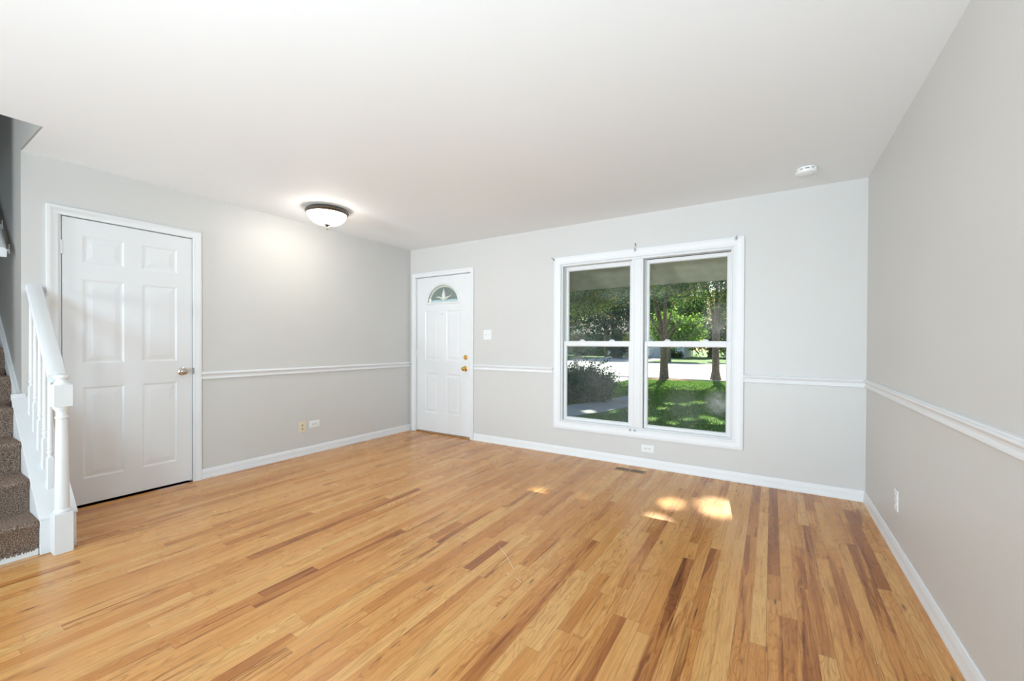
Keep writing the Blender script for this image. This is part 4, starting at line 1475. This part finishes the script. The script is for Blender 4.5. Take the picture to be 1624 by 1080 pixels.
def shrub(name, c_, rad, n, m, size, label, seed, stems=True, group=None, kill=False, clumps=40, cr=.12, shell=.3):
    t = tag(empty(name, (c_[0], c_[1], GZ)), label, 'shrub', group)
    if stems:
        s = MB()
        r = random.Random(seed)
        for k in range(9):
            a = r.random() * 6.28
            s.tube([(c_[0] + .05 * math.cos(a), c_[1] + .05 * math.sin(a), GZ), (c_[0] + rad[0] * .4 * math.cos(a), c_[1] + rad[1] * .4 * math.sin(a), c_[2]),
                    (c_[0] + rad[0] * .7 * math.cos(a), c_[1] + rad[1] * .7 * math.sin(a), c_[2] + rad[2] * .6)], [.015, .01, .003], 5)
        s.build('stems', M['bark'], t)
    r = np.random.default_rng(seed)
    cs_ = blob(r, c_, rad, n, clumps, cr, shell)
    cs_ = cs_[cs_[:, 2] > GZ + 0.01]
    leaf_mesh('foliage', m, cs_, 0, size, t, seed, kill)
    return t


bt = shrub('yard_shrub', (-0.05, 6.0, 0.08), (0.85, 0.75, 0.52), 26000, M['leaf_bush'], 0.060, 'dark leafy bush on the lawn at the left of the left window', 31, clumps=170, cr=.10, shell=.25)
# loose leafy twigs reaching out of the bush
tw = MB()
lv_ = []
r_ = random.Random(9)
for k in range(26):
    a = r_.uniform(-0.6, 1.9)
    p0 = Vector((-0.05 + 0.45 * math.cos(a), 5.9, 0.15 + 0.3 * math.sin(a)))
    ln = r_.uniform(0.45, 0.85)
    p1 = p0 + Vector((ln * math.cos(a * .8), r_.uniform(-.3, .3), ln * (0.35 + 0.35 * math.sin(a))))
    pm = p0.lerp(p1, .55) + Vector((0, 0, .06))
    tw.tube([p0, pm, p1], [.006, .004, .002], 5)
    for q in range(14):
        t = 0.25 + 0.75 * q / 13
        p = (p0.lerp(pm, t / .55) if t < .55 else pm.lerp(p1, (t - .55) / .45))
        lv_.append((p.x + r_.uniform(-.03, .03), p.y + r_.uniform(-.03, .03), p.z + r_.uniform(-.035, .035)))
tw.build('twigs', M['bark'], bt)
leaf_mesh('twig_leaves', M['leaf_bush'], lv_, 0, 0.07, bt, 41, False, .45)
shrub('garden_shrub', (-12.9, 36.0, 1.3), (1.05, 0.9, 1.2), 4500, M['leaf_pale'], 0.16, 'pale cream flowering shrub before the grey house, left window', 32, clumps=60, cr=.2)
shrub('garden_shrub', (-13.1, 46.0, -0.05), (0.95, 0.5, 0.28), 1600, M['leaf_yellow'], 0.14, 'low yellow green shrub before the brick wall across the street', 33, clumps=30, cr=.12)
shrub('garden_shrub', (-7.4, 35.6, 1.5), (0.6, 0.5, 0.5), 1100, M['leaf_yellow'], 0.16, 'yellow leafed shrub beside the dark conical evergreen', 34, clumps=20, cr=.15)
shrub('garden_shrub', (-14.6, 44.0, 0.0), (3.0, 0.6, 0.45), 3800, M['leaf_dark'], 0.18, 'low dark hedge along the front of the grey house', 35, clumps=60, cr=.18)
shrub('garden_shrub', (-4.3, 41.6, 0.0), (0.9, 0.6, 0.55), 1800, M['leaf_dark'], 0.18, 'dark round shrub at the right end of the white garage', 36, clumps=30, cr=.16)
shrub('garden_shrub', (2.0, 40.5, 0.1), (1.9, 0.6, 0.5), 2800, M['leaf_blue'], 0.18, 'grey green hedge behind the right street tree', 37, clumps=50, cr=.2)

# mulch and leaf litter ring at the foot of the street trees
for (x, y, rr, lab) in ((0.55, 13.75, .75, 'leaf litter and mulch at the foot of the left street tree'), (2.0, 14.75, .8, 'leaf litter and mulch at the foot of the right street tree')):
    mm = MB()
    r_ = random.Random(int(x * 10))
    N_ = 28
    rad = [rr * r_.uniform(.75, 1.15) for _ in range(N_)]
    ring0 = [(x + rad[i] * 1.7 * math.cos(2 * math.pi * i / N_), min(y + rad[i] * .45 * math.sin(2 * math.pi * i / N_), 14.14), GZ + .002) for i in range(N_)]
    ring1 = [(x + (p[0] - x) * .5, y + (p[1] - y) * .5, GZ + .05) for p in ring0]
    mm.sweep([ring0, ring1])
    tag(mm.build('mulch_bed', M['mulch']), lab, 'mulch', None, 'stuff')

# grass blades near the window
r = np.random.default_rng(5)
n = 120000
gx = r.uniform(-1.5, 5.5, n)
gy = 0.9 + 13.1 * r.random(n) ** 1.3
cx_l = np.interp(gy, [0, 3.6, 4.4, 5.3, 6.2, 7.75], [-.55, -.5, -.1, .15, .45, .75])
cx_r = np.interp(gy, [0, 3.6, 4.4, 5.7, 7.2, 7.75], [.55, .72, 1.05, 1.38, 1.45, .75])
keep = ~((gx > cx_l - .02) & (gx < cx_r + .02) & (gy < 7.8)) & ~((gx < -0.75) & (gy > 8.95))
gx, gy = gx[keep], gy[keep]
n = len(gx)
hgt = r.uniform(.02, .05, n)
a = r.uniform(0, 6.28, n)
lean_ = r.normal(0, .02, (n, 2))
w_ = .003 + gy * .0007
v = np.empty((n, 3, 3))
v[:, 0] = np.stack([gx - np.cos(a) * w_, gy - np.sin(a) * w_, np.full(n, GZ)], 1)
v[:, 1] = np.stack([gx + np.cos(a) * w_, gy + np.sin(a) * w_, np.full(n, GZ)], 1)
v[:, 2] = np.stack([gx + lean_[:, 0], gy + lean_[:, 1], GZ + hgt], 1)
me = bpy.data.meshes.new('grass_blades')
me.vertices.add(n * 3)
me.vertices.foreach_set('co', v.reshape(-1))
me.loops.add(n * 3)
me.loops.foreach_set('vertex_index', np.arange(n * 3, dtype=np.int32))
me.polygons.add(n)
me.polygons.foreach_set('loop_start', np.arange(0, n * 3, 3, dtype=np.int32))
me.polygons.foreach_set('loop_total', np.full(n, 3, dtype=np.int32))
me.update(calc_edges=True)
at = me.attributes.new('leafrand', 'FLOAT', 'FACE')
at.data.foreach_set('value', r.random(n).astype(np.float32))
me.materials.append(M['blade'])
go = bpy.data.objects.new('lawn_grass', me)
COL.objects.link(go)
tag(go, 'short green grass of the front lawn outside the window', 'grass', None, 'stuff')

# ------------------------------------------------------------------ houses, post and car across the street
g_ = tag(empty('garage', (-6.7, 43, GZ)), 'white garage wing across the street with a silver car before it', 'garage')
MB().box(-9.6, -3.72, 43.0, 49.0, GZ, 2.35).build('wall', M['siding_white'], g_)
MB().prism([(42.4, 2.30), (49.6, 2.30), (46.0, 4.0)], 0, -10.0, -3.3).build('roof', M['shingle'], g_)
gd = MB().box(-9.3, -6.4, 42.93, 42.99, GZ, 1.85)
gd.build('garage_door', M['siding_white'], g_, bevel=.01)
MB().box(-9.7, -3.6, 42.35, 42.45, 2.22, 2.40).build('gutter', M['siding_white'], g_)
hb_ = tag(empty('house', (-17, 50, GZ)), 'low grey house with brick and tan board front behind the bush', 'house')
MB().box(-27.0, -16.2, 50.0, 58.0, GZ, 2.5).build('wall', M['siding_grey'], hb_)
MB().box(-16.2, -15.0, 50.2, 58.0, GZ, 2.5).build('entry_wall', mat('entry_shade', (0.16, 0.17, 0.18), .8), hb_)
MB().box(-15.0, -13.2, 49.9, 58.0, GZ, 2.5).build('brick_wall', M['brick'], hb_)
tb_ = MB()
for i in range(9):
    tb_.box(-13.1 + i * .27, -12.90 + i * .27, 49.92, 50.0, GZ, 2.5)
tb_.box(-13.2, -10.6, 50.0, 58.0, GZ, 2.5)
tb_.build('board_wall', M['siding_tan'], hb_)
MB().box(-16.0, -15.25, 50.12, 50.2, GZ + .1, 2.0).build('front_door', M['darkglass'], hb_)
w = MB().box(-21.5, -19.5, 49.92, 50.0, 0.6, 1.9).build('window', M['darkglass'], hb_)
MB().box(-14.6, -13.7, 49.83, 49.9, 0.7, 1.8).build('window', M['darkglass'], hb_)
MB().prism([(49.2, 2.45), (59.0, 2.45), (54.0, 4.6)], 0, -27.6, -10.2).build('roof', M['shingle'], hb_)
ps = MB().box(-13.13, -13.07, 35.97, 36.03, GZ, 0.40).box(-13.17, -13.03, 35.9, 36.1, 0.40, 0.62)
tag(ps.build('mailbox_post', M['siding_white'], bevel=.01), 'thin white post on the far lawn seen above the bush', 'post')

car = tag(empty('car', (-8.2, 39.5, GZ)), 'silver car parked before the white garage across the street', 'car')
cz = GZ + 0.012
cxr = -6.25            # rear end


def cp(pts):
    return [(cxr - px, cz + pz) for px, pz in pts]


body = cp([(0.02, .32), (0, .62), (.05, .92), (.35, .98), (1.0, 1.0), (3.0, .96), (4.0, .86), (4.35, .72), (4.42, .45), (4.35, .26), (0.1, .24)])
MB().sweep([[(x, y, z) for x, z in body] for y in (38.7, 40.4)]).build('body', M['carpaint'], car, bevel=.06, segs=3, smooth=True)
cab = cp([(.45, .95), (.95, 1.38), (1.3, 1.44), (2.2, 1.43), (3.0, .95)])
MB().sweep([[(x, y, z) for x, z in cab] for y in (38.86, 40.24)]).build('windows', M['darkglass'], car, bevel=.03)
rf = cp([(.88, 1.36), (1.3, 1.45), (2.2, 1.44), (2.35, 1.36), (2.2, 1.40), (1.3, 1.41)])
MB().sweep([[(x, y, z) for x, z in rf] for y in (38.84, 40.26)]).build('roof', M['carpaint'], car)
for x in (.85, 3.5):
    for y in (38.68, 40.22):
        MB().lathe([(0, 0), (.30, 0), (.32, .04), (.32, .16), (.30, .2), (0.001, .2)], (cxr - x, y, cz + .32), 24, 1).build('wheel', M['rubber'], car, smooth=True)
        wo_ = MB().lathe([(0, 0), (.19, 0), (.19, .01), (0.001, .02)], (cxr - x, y - .012, cz + .32), 20, 1).build('hubcap', M['carpaint'], car, smooth=True)
